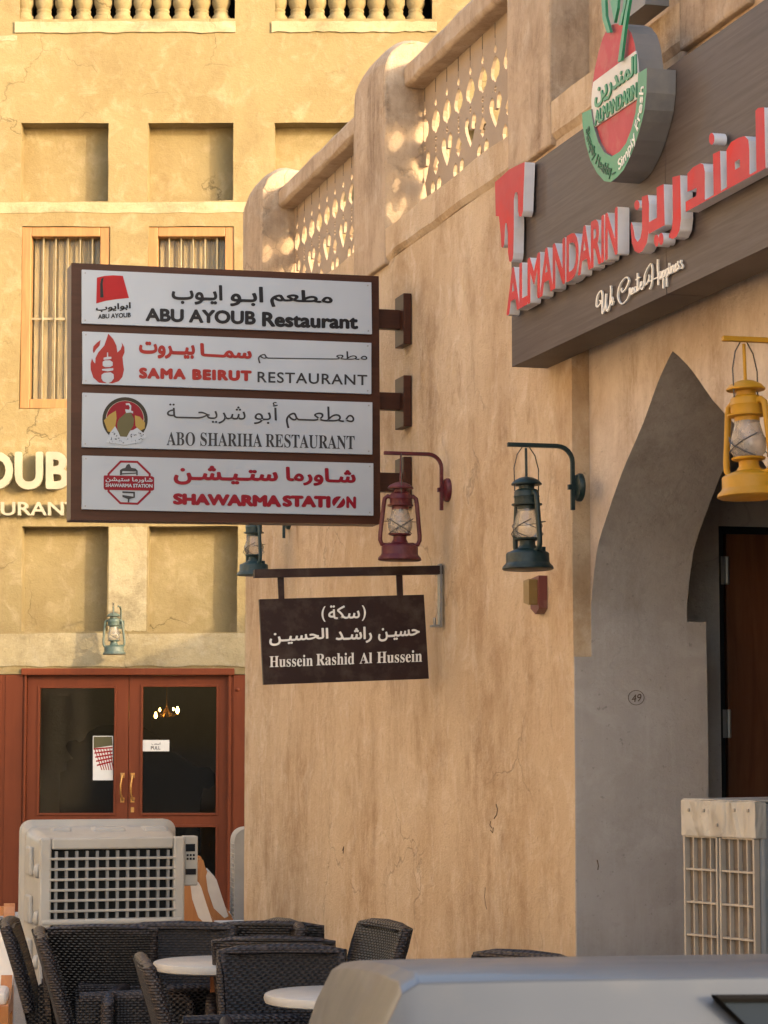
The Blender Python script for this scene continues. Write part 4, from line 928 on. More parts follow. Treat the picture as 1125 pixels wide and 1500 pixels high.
letters(3, 'latin_lettering', M['crimson'], [('SHAWARMA', ((348, 708), (667, 714), (667, 750), (348, 742)), 0.075), ('STATI', ((670, 714), (812, 716), (812, 752), (670, 748)), 0.075), ('N', ((858, 717), (887, 718), (887, 754), (858, 752)), 0.07)])
CONV = c3
OC = [(836 + 19.5 * math.cos(t), 734.5 + 17.5 * math.sin(t)) for t in [math.pi * 2 * k / 32 for k in range(32)]]
def half(sgn): return [p for p in OC if sgn * ((p[0] - 836) * 0.80 + (p[1] - 734.5) * 0.60) > 2.6]
h1 = sorted(half(1), key=lambda p: math.atan2(p[1] - 734.5 - 10, p[0] - 836 - 12)); h2 = sorted(half(-1), key=lambda p: math.atan2(p[1] - 734.5 + 10, p[0] - 836 + 12))
logo(3, 'split_round_letter', M['crimson'], [(h1, 0), (h2, 0)])
CONV = crop(110, 570, 4.6875)
octo = [(310, 490), (430, 492), (520, 580), (520, 710), (432, 795), (308, 790), (222, 705), (222, 580)]
octi = [(316, 505), (424, 507), (505, 586), (505, 702), (426, 780), (314, 776), (237, 700), (237, 586)]
logo(3, 'octagon_logo', [M['crimson'], M['greyink']], [((octo, [octi]), 0), ([(200, 592), (530, 598), (543, 606), (543, 690), (530, 698), (205, 692), (196, 680), (196, 600)], 0),
    ([(308, 590), (308, 556), (325, 545), (345, 540), (355, 520), (372, 512), (386, 540), (415, 545), (430, 560), (430, 592), (420, 592), (420, 566), (325, 562), (320, 590)], 1), ([(316, 578), (424, 572), (424, 580), (316, 586)], 1),
    ([(325, 702), (411, 704), (411, 745), (372, 754), (372, 776), (362, 776), (362, 754), (325, 740), (325, 726), (400, 738), (400, 716), (325, 712)], 1)])
mb = fmb(FS)
text_quad(mb, ar('شاورما ستيشن'), pf, [CONV(p) for p in ((208, 602), (530, 610), (530, 645), (208, 640))], CP + 0.0062, CP + 0.007, bold=0.02)
text_quad(mb, 'SHAWARMA STATION', pf, [CONV(p) for p in ((208, 648), (530, 653), (530, 678), (208, 672))], CP + 0.0062, CP + 0.007, bold=0.03)
mb.build('octagon_lettering', M['panelink'], pans[3])
# three arms with wall plates
for ya, yb, x_l in ((456, 484, 553), (577, 602, 553), (694, 722, 556)):
    xr = 617
    a_l = FS.px(x_l, ya, -0.08)[0]; z1_ = FS.px(600, ya, -0.08)[1]; z0_ = FS.px(600, yb, -0.08)[1]
    mb = MB(); mb.fbox(FS, a_l - 0.01, -0.050, z0_, z1_, -0.11, -0.05); arm = mb.build('mounting_arm', M['signwood'], bd, bevel=0.003)
    zc = (z0_ + z1_) / 2; mb = MB(); mb.fbox(FS, -0.050, -0.004, zc - 0.145, zc + 0.135, -0.16, 0.02); mb.build('wall_plate', M['signwood'], arm, bevel=0.004)

# ------------------------------------------------------------------ street name plate
s_n = wall_s(650); FN = Frame(FW.at(s_n, 0, 0), -FW.n); c4 = crop(340, 640, 3.125); ps4 = lambda *p: [c4(q) for q in p]
sn = thing('street_name_sign', 'dark brown street name plate with white Arabic and English lettering hanging below the large signboard', 'sign', FN.at(-0.5, FN.px(500, 850)[1]))
mb = fmb(FN); poly_px(mb, FN, ps4((125, 743), (878, 722), (901, 1107), (145, 1135)), -0.012, 0.012, back=True); pl_ = mb.build('name_plate', M['streetsign'], sn, bevel=0.002)
pfn = pxf(FN, 0.012); mb = fmb(FN)
for t, q, b in ((ar('سكة'), ((440, 772), (584, 768), (584, 830), (440, 836)), 0.012), ('(', ((409, 776), (427, 775), (427, 846), (409, 847)), 0.01), (')', ((594, 771), (612, 770), (612, 841), (594, 842)), 0.01), (ar('حسيـن'), ((668, 876), (858, 868), (858, 925), (668, 938)), 0.022), (ar('راشـد'), ((474, 872), (640, 868), (640, 942), (474, 948)), 0.022), (ar('الحسيـن'), ((170, 882), (440, 874), (440, 938), (170, 958)), 0.022),
                (serif('Hussein'), ((172, 1005), (368, 997), (368, 1048), (172, 1054)), -0.014), (serif('Rashid'), ((386, 994), (558, 988), (558, 1040), (386, 1046)), -0.014), (serif('Al'), ((584, 990), (640, 987), (640, 1034), (584, 1037)), -0.014), (serif('Hussein'), ((664, 985), (868, 976), (868, 1029), (664, 1035)), -0.014)):
    text_quad(mb, t, pfn, ps4(*q), 0.0125, 0.0145, bold=b)
mb.build('street_name_lettering', M['whiteink'], pl_)
mb = fmb(FN); poly_px(mb, FN, ps4((104, 606), (965, 588), (965, 628), (104, 645)), -0.02, 0.02, back=True); ba = mb.build('hanger_arm', M['streetsign'], sn, bevel=0.003)
for x, y in ((223, 640), (766, 630)):
    mb = fmb(FN); poly_px(mb, FN, ps4((x - 14, y), (x + 14, y), (x + 17, y + 104), (x - 9, y + 106)), -0.006, 0.006, back=True); mb.build('hanger_strap', M['streetsign'], sn)
mb = MB(); zt2, zb2 = FN.px(650, 826)[1], FN.px(650, 919)[1]
mb.fbox(FN, -0.028, -0.012, zb2, zt2, -0.02, 0.02); mb.fbox(FN, -0.07, -0.02, zb2 - 0.0, zb2 + 0.012, -0.02, 0.02); mb.tube([FN.at(-0.05, zb2 + 0.004, 0), FN.at(-0.05, zb2 + 0.05, 0)], 0.008, 6)
mb.build('wall_bracket', M['steel'], sn, bevel=0.002)

# ------------------------------------------------------------------ hurricane lanterns and their brackets
def lantern(name, label, mat, glass, loc, rot, tilt=0.0, rod=0.14):
    t = thing(name, label, 'lantern', (0, 0, 0), 'hurricane lanterns hanging on wall brackets')
    mb = MB(); mb.lathe([(0.106, 0), (0.112, 0.004), (0.110, 0.014), (0.098, 0.026), (0.094, 0.034), (0.094, 0.068), (0.090, 0.074), (0.062, 0.086), (0.045, 0.092)], n=32); mb.tube([(0.062, 0.035, 0.07), (0.062, 0.035, 0.095)], 0.016, 10); mb.build('fuel_base', mat, t)
    mb = MB(); mb.lathe([(0.045, 0.088), (0.040, 0.10), (0.034, 0.108), (0.034, 0.125), (0.056, 0.130), (0.058, 0.137), (0.03, 0.137), (0.0, 0.137)], n=24); mb.build('burner', mat, t)
    mb = MB(); mb.lathe([(0.045, 0.137), (0.058, 0.155), (0.062, 0.175), (0.060, 0.198), (0.050, 0.228), (0.043, 0.255), (0.042, 0.268)], n=28); mb.v += []; mb.f = [f for f in mb.f if len(f) == 4]; mb.m = mb.m[:len(mb.f)]; mb.sm = mb.sm[:len(mb.f)]; mb.build('glass_chimney', glass, t)
    mb = MB(); mb.lathe([(0.043, 0.262), (0.043, 0.276), (0.066, 0.280), (0.067, 0.286), (0.054, 0.288), (0.054, 0.312), (0.057, 0.318), (0.054, 0.324), (0.054, 0.338), (0.046, 0.348), (0.034, 0.352), (0.034, 0.366), (0.066, 0.369), (0.067, 0.374), (0.055, 0.388), (0.030, 0.400), (0.008, 0.405), (0, 0.405)], n=28); mb.build('hood', mat, t)
    for s in (-1, 1):
        mb = MB(); p = [(0.045 * s, 0, 0.325), (0.066 * s, 0, 0.330), (0.080 * s, 0, 0.318), (0.084 * s, 0, 0.295), (0.092 * s, 0, 0.22), (0.101 * s, 0, 0.13), (0.101 * s, 0, 0.105), (0.092 * s, 0, 0.083), (0.07 * s, 0, 0.078), (0.05 * s, 0, 0.082)]
        mb.tube(p, 0.0115, 10); mb.build('side_tube', mat, t)
    mb = MB()
    def wire(pts, r_=0.0022): mb.tube(pts, r_, 5)
    for s in (-1, 1):
        wire([(-0.066, 0.02 * s, 0.215), (-0.03, 0.058 * s, 0.19), (0, 0.066 * s, 0.172), (0.03, 0.062 * s, 0.155), (0.058, 0.03 * s, 0.137)]); wire([(0.066, 0.02 * s, 0.215), (0.03, 0.058 * s, 0.19), (0, 0.066 * s, 0.1725), (-0.03, 0.062 * s, 0.155), (-0.058, 0.03 * s, 0.137)])
    wire([(0.088, 0, 0.20), (0.07, 0.05, 0.205), (0, 0.078, 0.21), (-0.07, 0.05, 0.205), (-0.088, 0, 0.20)])
    mb.build('wire_guard', M['iron'], t)
    mb = MB(); wire = lambda pts, r_=0.0026: mb.tube(pts, r_, 5)
    wire([(0.0, 0.06, 0.34), (0.0, 0.062, 0.44), (0, 0.045, 0.50), (0, 0.012, 0.405 + rod + 0.012), (0, -0.012, 0.405 + rod + 0.012), (0, -0.045, 0.50), (0, -0.062, 0.44), (0, -0.06, 0.34)])
    mb.build('bail_handle', M['iron'], t)
    mb = MB(); mb.tube([(0, 0, 0.40), (0, 0, 0.405 + rod)], 0.006, 8); mb.build('hanging_rod', mat, t)
    t.location = Vector(loc) - Vector((0, 0, 0.405 + rod)); t.rotation_euler = (0, tilt, rot); return t
AW = math.atan2(FW.n.y, FW.n.x)
def bracket(name, label, mat, px, py, reach=0.33, rise=0.185, drop=0.10, r_disc=0.062):
    s_, z_ = FW.px(px, py); base = FW.at(s_, z_, 0)
    t = thing(name, label, 'lantern bracket', (0, 0, 0), 'lantern brackets on the walls')
    mb = MB(); mb.lathe([(r_disc, 0.0), (r_disc, 0.012), (r_disc * 0.9, 0.022), (r_disc * 0.4, 0.028), (0, 0.028)], n=24); mb.v = [Vector((v.z, v.y, v.x)) for v in mb.v]; mb.f = [f[::-1] for f in mb.f]; mb.build('wall_disc', mat, t)
    mb = MB(); path = [(0.038, 0, -drop), (0.038, 0, rise - 0.07)] + [(0.038 + 0.07 - 0.07 * math.cos(k), 0, rise - 0.07 + 0.07 * math.sin(k)) for k in [math.pi / 2 * q / 6 for q in range(1, 7)]] + [(reach, 0, rise)]
    mb.tube(path, 0.0125, 4); mb.sm = [False] * len(mb.sm); mb.build('arm', mat, t, bevel=0.002)
    mb = MB(); mb.box((0.052, 0.0, 0.0), (0.012, 0.022, 0.022)); mb.box((0.026, 0, 0), (0.03, 0.02, 0.03)); mb.build('bolt', mat, t)
    t.location = base; t.rotation_euler = (0, 0, AW)
    return base, rise
def hang(base, rise, out): return base + FW.n * out + Vector((0, 0, rise - 0.012))
b, r_ = bracket('lantern_bracket', 'maroon lantern bracket beside the large signboard', M['red_l'], 657, 718, 0.345, 0.183, 0.105)
lantern('hurricane_lantern', 'maroon red hurricane lantern with frosted chimney beside the signboard', M['red_l'], M['chimney'], hang(b, r_, 0.262), 0.06, rod=0.135, tilt=R(0.8))
b, r_ = bracket('lantern_bracket', 'dark green lantern bracket on the arch bay edge', M['green_l'], 851, 714, 0.335, 0.178, 0.10)
lantern('hurricane_lantern', 'dark green hurricane lantern with clear chimney left of the arch', M['green_l'], M['clear'], hang(b, r_, 0.245), R(-62), rod=0.125, tilt=R(-1.2))
b, r_ = bracket('lantern_bracket', 'mustard yellow lantern bracket in front of the arch', M['yellow_l'], 1190, 565, 0.33, 0.15, 0.10)
lantern('hurricane_lantern', 'mustard yellow hurricane lantern hanging in front of the arch', M['yellow_l'], M['chimney'], hang(b, r_, 0.235), R(-50), rod=0.125, tilt=R(-2.2))
b, r_ = bracket('lantern_bracket', 'teal lantern bracket partly hidden behind the large signboard', M['teal_l'], 424, 762, 0.31, 0.17, 0.12)
lantern('hurricane_lantern', 'teal hurricane lantern whose top is hidden by the large signboard', M['teal_l'], M['clear'], hang(b, r_, 0.24), R(-62), rod=0.125)
# the one on the sunlit wall
q = FA.px(178, 903); base = FA.at(q[0], q[1], 0); t = thing('lantern_bracket', 'slim sage lantern bracket above the red brown doors', 'lantern bracket', (0, 0, 0), 'lantern brackets on the walls')
mb = MB(); mb.tube([(0, -0.004, -0.08), (0, -0.03, -0.08), (0, -0.035, 0.0), (0, -0.06, 0.06), (0, -0.12, 0.085), (0, -0.30, 0.085)], 0.009, 6); mb.build('arm', M['sage_l'], t)
mb = MB(); mb.fbox(Frame((0, 0, 0), (1, 0, 0)), -0.03, 0.03, -0.12, -0.04, 0.001, 0.012); mb.build('wall_plate', M['sage_l'], t); t.location = base
lantern('hurricane_lantern', 'small sage green hurricane lantern above the red brown doors', M['sage_l'], M['clear'], base + Vector((-0.04, -0.26, 0.085)), R(0), rod=0.06, tilt=R(-1.5))
# alarm box under the green lantern
FA2 = FW; q0 = FW.px(797, 868)
al_ = thing('alarm_sounder', 'small red and yellow alarm box under the dark green lantern', 'alarm box', FW.at(q0[0], q0[1] - 0.09, 0))
mb = MB(); mb.prism([(q0[0] - 0.07, q0[1] - 0.07), (q0[0] + 0.0, q0[1] - 0.10), (q0[0] + 0.05, q0[1] - 0.075), (q0[0] + 0.05, q0[1] + 0.075), (q0[0] - 0.07, q0[1] + 0.065)], [], FW.at, 0.001, 0.042); mb.build('red_housing', M['alarmred'], al_, bevel=0.006)
mb = MB(); mb.prism([(q0[0] - 0.05, q0[1] - 0.045), (q0[0] + 0.03, q0[1] - 0.06), (q0[0] + 0.03, q0[1] + 0.06), (q0[0] - 0.05, q0[1] + 0.055)], [], FW.at, 0.042, 0.082); mb.build('yellow_lens', M['alarmyellow'], al_, bevel=0.008)

# ------------------------------------------------------------------ evaporative coolers
def placed(t, loc, rot): t.location = loc; t.rotation_euler = (0, 0, rot); return t
def big_cooler():
    t = thing('air_cooler', 'big grey white evaporative air cooler with slatted grille in front of the doors', 'air cooler')
    # local: front faces -y
    def shell(mb, w0, z0, z1, y, w2, z2, z3, y2): pass
    def rr(w_, z0, z1, r_, n=5):
        out = []
        for cx, cz, a0 in ((w_ - r_, z1 - r_, 0), (-w_ + r_, z1 - r_, 90), (-w_ + r_, z0 + r_, 180), (w_ - r_, z0 + r_, 270)):
            for k in range(n + 1): a = R(a0 + 90 * k / n); out.append((cx + r_ * math.cos(a), cz + r_ * math.sin(a)))
        return out
    def loft(rings, mb):
        n = len(rings[0][1]); vs = [(p[0], y, p[1]) for y, r_ in rings for p in r_]
        mb.add(vs, [(i * n + q, i * n + (q + 1) % n, (i + 1) * n + (q + 1) % n, (i + 1) * n + q) for i in range(len(rings) - 1) for q in range(n)] + [tuple(range(n))[::-1], tuple((len(rings) - 1) * n + q for q in range(n))], 0, True)
    mb = MB(); loft([(-0.30, rr(0.415, 0.17, 1.095, 0.05)), (-0.10, rr(0.435, 0.15, 1.12, 0.06)), (0.16, rr(0.46, 0.13, 1.15, 0.06)), (0.18, rr(0.485, 0.11, 1.19, 0.07)), (0.25, rr(0.485, 0.11, 1.19, 0.07)), (0.27, rr(0.47, 0.12, 1.175, 0.07))], mb)
    body = mb.build('body', M['plastic'], t, auto=35)
    for x0, x1 in ((-0.33, -0.20), (-0.08, 0.14), (0.24, 0.40)):
        mb = MB(); mb.box(((x0 + x1) / 2, 0.05, 1.135), (x1 - x0, 0.20, 0.03), taper=0.85); mb.build('moulded_boss', M['plastic'], body, bevel=0.012)
    for z in (0.95, 0.66, 0.40): mb = MB(); mb.box((-0.452, 0.02, z), (0.035, 0.20, 0.17), taper=0.85); mb.build('moulded_boss', M['plastic'], body, bevel=0.012)
    for z in (0.90, 0.62, 0.36): mb = MB(); mb.tube([(-0.418, -0.26, z), (-0.448, -0.24, z)], 0.045, 12); mb.build('moulded_boss', M['plastic'], body, bevel=0.008)
    mb = MB(); fw = 0.07; W_, z0, z1 = 0.44, 0.16, 1.10
    mb.box((-W_ + fw / 2, -0.325, (z0 + z1) / 2), (fw, 0.05, z1 - z0)); mb.box((W_ - fw / 2, -0.325, (z0 + z1) / 2), (fw, 0.05, z1 - z0))
    mb.box((0, -0.325, z1 - 0.035), (2 * W_ - 2 * fw, 0.05, 0.07)); mb.box((0, -0.325, z0 + 0.05), (2 * W_ - 2 * fw, 0.05, 0.10)); mb.box((0, -0.333, 0.60), (2 * W_ - 0.02, 0.05, 0.035))
    mb.build('front_frame', M['plastic'], t, bevel=0.012)
    mb = MB(); mb.box((0, -0.302, 0.63), (0.74, 0.004, 0.80)); mb.build('grille_backing', M['dark'], t)
    mb = MB()
    for i in range(12): mb.box((-0.34 + i * 0.0618, -0.325, 0.63), (0.017, 0.03, 0.78))
    mb.build('upright_vane', M['plastic_grey'], t)
    mb = MB()
    for i in range(6):
        z = 0.665 + i * 0.062; mb.box((0, -0.345, z), (0.77, 0.016, 0.013), M=Matrix.Rotation(R(20), 3, 'X'))
    for z in (0.53, 0.475, 0.42, 0.365, 0.31): mb.box((0, -0.345, z), (0.77, 0.016, 0.03 if z == 0.53 else 0.012), M=Matrix.Rotation(R(20), 3, 'X'))
    mb.build('grille_bar', M['plastic'], t, bevel=0.003)
    mb = MB(); mb.box((0.49, -0.24, 0.95), (0.085, 0.10, 0.30)); cp = mb.build('control_panel', M['plastic'], t, bevel=0.008)
    mb = MB(); mb.box((0.485, -0.292, 1.03), (0.058, 0.006, 0.045)); mb.build('screen', M['carglass'], cp)
    mb = MB()
    for i in range(3):
        for k in range(2): mb.box((0.468 + i * 0.019, -0.292, 0.985 - 0.022 * k), (0.012, 0.006, 0.013))
    mb.box((0.488, -0.292, 0.885), (0.065, 0.006, 0.035)); mb.build('button', M['ink'], cp)
    for sx in (-1, 1):
        for sy in (-0.22, 0.18):
            mb = MB(); mb.box((0.40 * sx, sy, 0.075), (0.07, 0.07, 0.15), taper=1.2); mb.build('leg', M['plastic'], t, bevel=0.008)
    return t
ck = big_cooler(); q = P(143, 1400, 15.0); placed(ck, (q.x, 15.25, 0), R(16))
# cooler half hidden behind the corner
t = thing('air_cooler', 'rounded white air cooler with louvred front half hidden behind the tan wall corner', 'air cooler'); sc2 = thing
mb = MB(); 
def slab(mb, w_, h0, h1, d, r_, n=6):
    out = []
    for cx, cz, a0 in ((w_ - r_, h1 - r_, 0), (-w_ + r_, h1 - r_, 90), (-w_ + r_, h0 + r_, 180), (w_ - r_, h0 + r_, 270)):
        for k in range(n + 1): a = R(a0 + 90 * k / n); out.append((cx + r_ * math.cos(a), cz + r_ * math.sin(a)))
    mb.prism(out, [], lambda a, b, c: Vector((a, -c, b)), -d / 2, d / 2, 0, None, True, True); return out
slab(mb, 0.34, 0.08, 1.02, 0.40, 0.10); mb.build('body', M['plastic'], t, bevel=0.015)
mb = MB(); slab(mb, 0.235, 0.22, 0.90, 0.402, 0.02); mb.build('grille_backing', M['dark'], t)
mb = MB()
for i in range(20): mb.box((0, -0.205, 0.24 + i * 0.034), (0.46, 0.012, 0.014), M=Matrix.Rotation(R(25), 3, 'X'))
mb.build('louvre', M['plastic'], t)
mb = MB()
for i in range(22): mb.box((-0.343, -0.05, 0.14 + i * 0.036), (0.012, 0.24, 0.012))
mb.build('side_rib', M['plastic'], t)
for sx in (-1, 1): mb = MB(); mb.box((0.25 * sx, 0, 0.04), (0.08, 0.34, 0.08)); mb.build('leg', M['plastic'], t, bevel=0.006)
q = P(338, 1217, 18.6); placed(t, (q.x + 0.34, 18.8, 0), R(8))
# tall cooler standing in front of the arch
t = thing('air_cooler', 'tall beige air cooler with brown gridded pad side standing in front of the arch', 'air cooler')
d_ = Vector((-0.70, 1, 0)).normalized(); FK_o = P(1000, 1167, 9.05); FKt = P(1000, 1172, 9.05).z
FK = Frame((FK_o.x, FK_o.y, 0), -d_)
Wk = FK.px(1108, 1300)[0]; HK = FKt
mb = MB(); mb.fbox(FK, 0, Wk, 0.14, HK - 0.004, -0.70, -0.03); mb.build('body', M['plastic_grey'], t, bevel=0.012)
mb = MB(); mb.fbox(FK, -0.004, Wk + 0.004, HK - 0.128, HK, -0.05, 0.006); mb.fbox(FK, -0.004, Wk + 0.004, HK, HK + 0.006, -0.70, 0.0); mb.build('top_cover', M['crumpled'], t, bevel=0.006)
mb = MB(); mb.fbox(FK, 0.012, Wk - 0.012, 0.17, HK - 0.13, -0.04, -0.022); mb.build('cooling_pad', M['pad'], t)
mb = MB(); z0, z1 = 0.16, HK - 0.130; cols = 8; rows = 10
wm = (Wk - 0.0) / 2
for h in range(2):
    x0, x1 = 0.004 + h * wm, wm - 0.004 + h * wm
    for x in (x0, x1 - 0.010): mb.fbox(FK, x, x + 0.008, z0, z1, -0.022, 0.003)
    for i in range(1, 4): x = x0 + (x1 - x0) * i / 4; mb.fbox(FK, x - 0.0028, x + 0.0028, z0, z1, -0.022, -0.004)
    for i in range(rows + 1): z = z1 - (z1 - z0) * i / rows; mb.fbox(FK, x0 + 0.010, x1 - 0.010, z - 0.0035, z + 0.0035, -0.022, 0.0)
mb.build('pad_frame', M['beige'], t)
mb = MB()
for a, b in ((0.04, HK - 0.035), (0.12, HK - 0.035), (Wk - 0.10, HK - 0.03), (Wk - 0.03, HK - 0.03), (Wk / 2, HK - 0.085), (0.004, HK - 0.70), (Wk / 2, HK - 0.70), (Wk - 0.004, HK - 0.70)):
    mb.fbox(FK, a - 0.005, a + 0.005, b - 0.006, b + 0.006, 0.003, 0.012)
mb.build('screw', M['steel'], t, bevel=0.002)
for a in (0.05, Wk - 0.05):
    for c in (-0.62, -0.08): mb = MB(); mb.fbox(FK, a - 0.03, a + 0.03, 0.0, 0.14, c - 0.03, c + 0.03); mb.build('leg', M['plastic_grey'], t)

# ------------------------------------------------------------------ woven chairs and tables
def make_chair():
    t = thing('rattan_chair', 'x', 'chair', (0, 0, 0), 'dark woven chairs on the terrace')
    # front faces +x
    fn = lambda a, b, c: Vector((a, c, b))
    side = [(-0.24, 0.06), (-0.25, 0.62), (-0.22, 0.635), (0.24, 0.635), (0.27, 0.61), (0.27, 0.06)]
    for s in (-1, 1):
        mb = MB(); c0, c1 = (0.205, 0.26) if s > 0 else (-0.26, -0.205); mb.prism(side, [], fn, c0, c1); mb.build('armrest', M['rattan'], t, bevel=0.016, seg=3)
    mb = MB(); vs = []; n = 8
    for i in range(n + 1):
        k = i / n; z = 0.30 + 0.58 * k; x = -0.235 - 0.13 * k - 0.03 * k * k; w_ = 0.212 + 0.04 * k; th = 0.055
        for q in range(7):
            u = -1 + q / 3; bow = 0.018 * (u * u)
            vs.append(Vector((x + bow, u * w_, z + (0.012 * (1 - u * u) if i == n else 0))))
    k = 7; m_ = len(vs); vs2 = [v + Vector((-0.055, 0, 0.006)) for v in vs]
    fs = [(i * k + q, i * k + q + 1, (i + 1) * k + q + 1, (i + 1) * k + q) for i in range(n) for q in range(k - 1)]
    fb = [tuple(m_ + q for q in f[::-1]) for f in fs]
    ed = [i * k for i in range(n + 1)]; er = [i * k + k - 1 for i in range(n + 1)]; tp = [n * k + q for q in range(k)]; bt2 = list(range(k))
    st2 = []
    for line, fl_ in ((ed, 1), (er, 0), (tp, 1), (bt2, 0)):
        for a, b in zip(line[:-1], line[1:]): st2.append((a, b, b + m_, a + m_) if fl_ == 0 else (b, a, a + m_, b + m_))
    mb.add(vs + vs2, fs + fb + st2); mb.build('backrest', M['rattan'], t, bevel=0.014, seg=3)
    bx = lambda kk: (-0.235 - 0.13 * kk - 0.03 * kk * kk - 0.0275, 0.212 + 0.04 * kk, 0.30 + 0.58 * kk)
    L_ = [(bx(q / 6)[0] + 0.018, -bx(q / 6)[1], bx(q / 6)[2] + 0.004) for q in range(2, 7)]
    mb = MB(); mb.tube(L_ + [(x, y, z + 0.010) for x, y, z in [(L_[-1][0] - 0.012, -0.17, 0.882), (L_[-1][0] - 0.017, 0, 0.888), (L_[-1][0] - 0.012, 0.17, 0.882)]] + [(x, -y, z) for x, y, z in L_[::-1]], 0.0285, 10); mb.build('back_rim', M['rim'], t)
    for s in (-1, 1): mb = MB(); mb.tube([(-0.235, 0.2325 * s, 0.622), (0.0, 0.2325 * s, 0.628), (0.225, 0.2325 * s, 0.626), (0.255, 0.2325 * s, 0.605), (0.258, 0.2325 * s, 0.45)], 0.030, 10); mb.build('arm_rim', M['rim'], t)
    mb = MB(); mb.box((0.01, 0, 0.40), (0.50, 0.412, 0.07)); mb.build('seat', M['rattan'], t, bevel=0.015, seg=3)
    mb = MB(); mb.box((0.245, 0, 0.215), (0.045, 0.412, 0.29)); mb.build('front_apron', M['rattan'], t, bevel=0.01)
    mb = MB(); mb.box((-0.225, 0, 0.20), (0.045, 0.412, 0.26)); mb.build('rear_apron', M['rattan'], t, bevel=0.01)
    for x in (-0.21, 0.235):
        for y in (-0.235, 0.235): mb = MB(); mb.box((x, y, 0.03), (0.04, 0.04, 0.06)); mb.build('leg', M['iron'], t)
    return t
proto = make_chair(); used = [False]
def chair(px, py_top, ang, label, ztop=0.915, scale=0.95, dx=0.0):
    # stands so that its back's top edge is seen at the given place
    Y = (ztop * scale - EYE) / ((CY - py_top) * math.cos(PITCH) + FPX * math.sin(PITCH)) * (FPX * math.cos(PITCH) - (CY - py_top) * math.sin(PITCH))
    q = P(px, py_top, Y); c = proto if not used[0] else copy_tree(proto); used[0] = True
    off = Rz(ang) @ Vector((-0.37, 0, 0)) * scale
    c.location = (q.x - off.x, q.y - off.y, 0); c.rotation_euler = (0, 0, ang); c.scale = (scale,) * 3; c['label'] = label; return c
chair(26, 1346, R(4), 'dark woven chair at the left edge, its back leaning left before the big air cooler')
chair(73, 1361, R(8), 'dark woven chair in profile with a worn pale top edge, second from the left edge')
chair(146, 1355, R(92), 'dark woven chair with its upright back square on, below the big air cooler grille')
chair(262, 1353, R(-93), 'wide backed dark woven chair just behind the left white table')
chair(226, 1401, R(9), 'nearest dark woven chair with sun worn curved top edge before the left table')
chair(392, 1350, R(86), 'dark woven chair rearmost of the row of three, left of the wall')
chair(402, 1372, R(86), 'dark woven chair in the middle of the row of three by the wall')
chair(413, 1387, R(-86), 'dark woven chair nearest of the row of three, behind the right white table')
chair(553, 1350, R(204), 'dark woven chair against the tan wall with its back turned three quarters')
chair(760, 1396, R(226), 'dark woven chair mostly hidden behind the silver car')
chair(408, 1341, R(200), 'grey weathered woven chair of which only the back top shows behind the row of three', 0.94)
def make_table():
    t = thing('cafe_table', 'x', 'table', (0, 0, 0), 'round white topped terrace tables')
    mb = MB(); mb.lathe([(0.0, 0.712), (0.255, 0.712), (0.27, 0.718), (0.275, 0.735), (0.27, 0.748), (0.26, 0.752), (0, 0.752)], n=48); mb.build('table_top', M['marble'], t)
    mb = MB(); mb.tube([(0, 0, 0.03), (0, 0, 0.71)], 0.03, 12); mb.build('leg', M['doorwood'], t)
    mb = MB()
    for i in range(4): a = i * math.pi / 2 + 0.5; mb.tube([(0, 0, 0.05), (0.24 * math.cos(a), 0.24 * math.sin(a), 0.018)], 0.018, 8)
    mb.build('base', M['iron'], t); return t
tb = make_table(); q = P(318, 1403, 10.6); tb.location = (q.x, 10.6, 0); tb['label'] = 'round white topped table behind the row of dark woven chairs'
t2 = copy_tree(tb); q = P(494, 1447, 9.3); t2.location = (q.x, 9.3, 0); t2['label'] = 'round white topped table half hidden by the silver car'
# low carved wooden chairs with white cushions
def make_low_chair():
    t = thing('wooden_lounge_chair', 'x', 'chair', (0, 0, 0), 'low wooden chairs with white cushions')
    fn = lambda a, b, c: Vector((a, c, b))
    prof = [(-0.10, 0.0), (-0.04, 0.0), (-0.05, 0.22), (0.36, 0.24), (0.36, 0.0), (0.42, 0.0), (0.43, 0.30), (0.20, 0.30), (0.06, 0.35), (-0.04, 0.47), (-0.10, 0.62), (-0.155, 0.735), (-0.165, 0.775), (-0.185, 0.79), (-0.205, 0.775), (-0.205, 0.72), (-0.235, 0.67), (-0.235, 0.62), (-0.20, 0.40), (-0.17, 0.22)]
    for s in (-1, 1): mb = MB(); c0, c1 = (0.20, 0.26) if s > 0 else (-0.26, -0.20); mb.prism(prof, [], fn, c0, c1); mb.build('side_frame', M['chairwood'], t, bevel=0.008)
    cu = [(-0.19, 0.66), (-0.18, 0.69), (-0.165, 0.69), (-0.11, 0.63), (-0.075, 0.52), (-0.02, 0.36), (-0.05, 0.345), (-0.13, 0.42), (-0.175, 0.55)]
    mb = MB(); mb.prism([(a + 0.045, b) for a, b in cu], [], fn, -0.265, 0.265); mb.build('back_cushion', M['cushion'], t, bevel=0.02, seg=3)
    mb = MB(); mb.box((0.20, 0, 0.325), (0.44, 0.50, 0.075)); mb.build('seat_cushion', M['cushion'], t, bevel=0.03, seg=3)
    mb = MB(); mb.box((0.15, 0, 0.26), (0.42, 0.40, 0.03)); mb.box((-0.19, 0, 0.745), (0.03, 0.40, 0.05)); mb.build('cross_rail', M['chairwood'], t)
    return t
lc = make_low_chair(); q = P(297, 1350, 18.2); placed(lc, (q.x + 0.06, 18.0, 0), R(6)); lc['label'] = 'low honey wood chair with white cushion, left one of the pair beside the doors'
lc2 = copy_tree(lc); q = P(318, 1350, 18.9); placed(lc2, (q.x + 0.05, 18.9, 0.003), R(6)); lc2['label'] = 'low honey wood chair with white cushion, right one of the pair beside the doors'
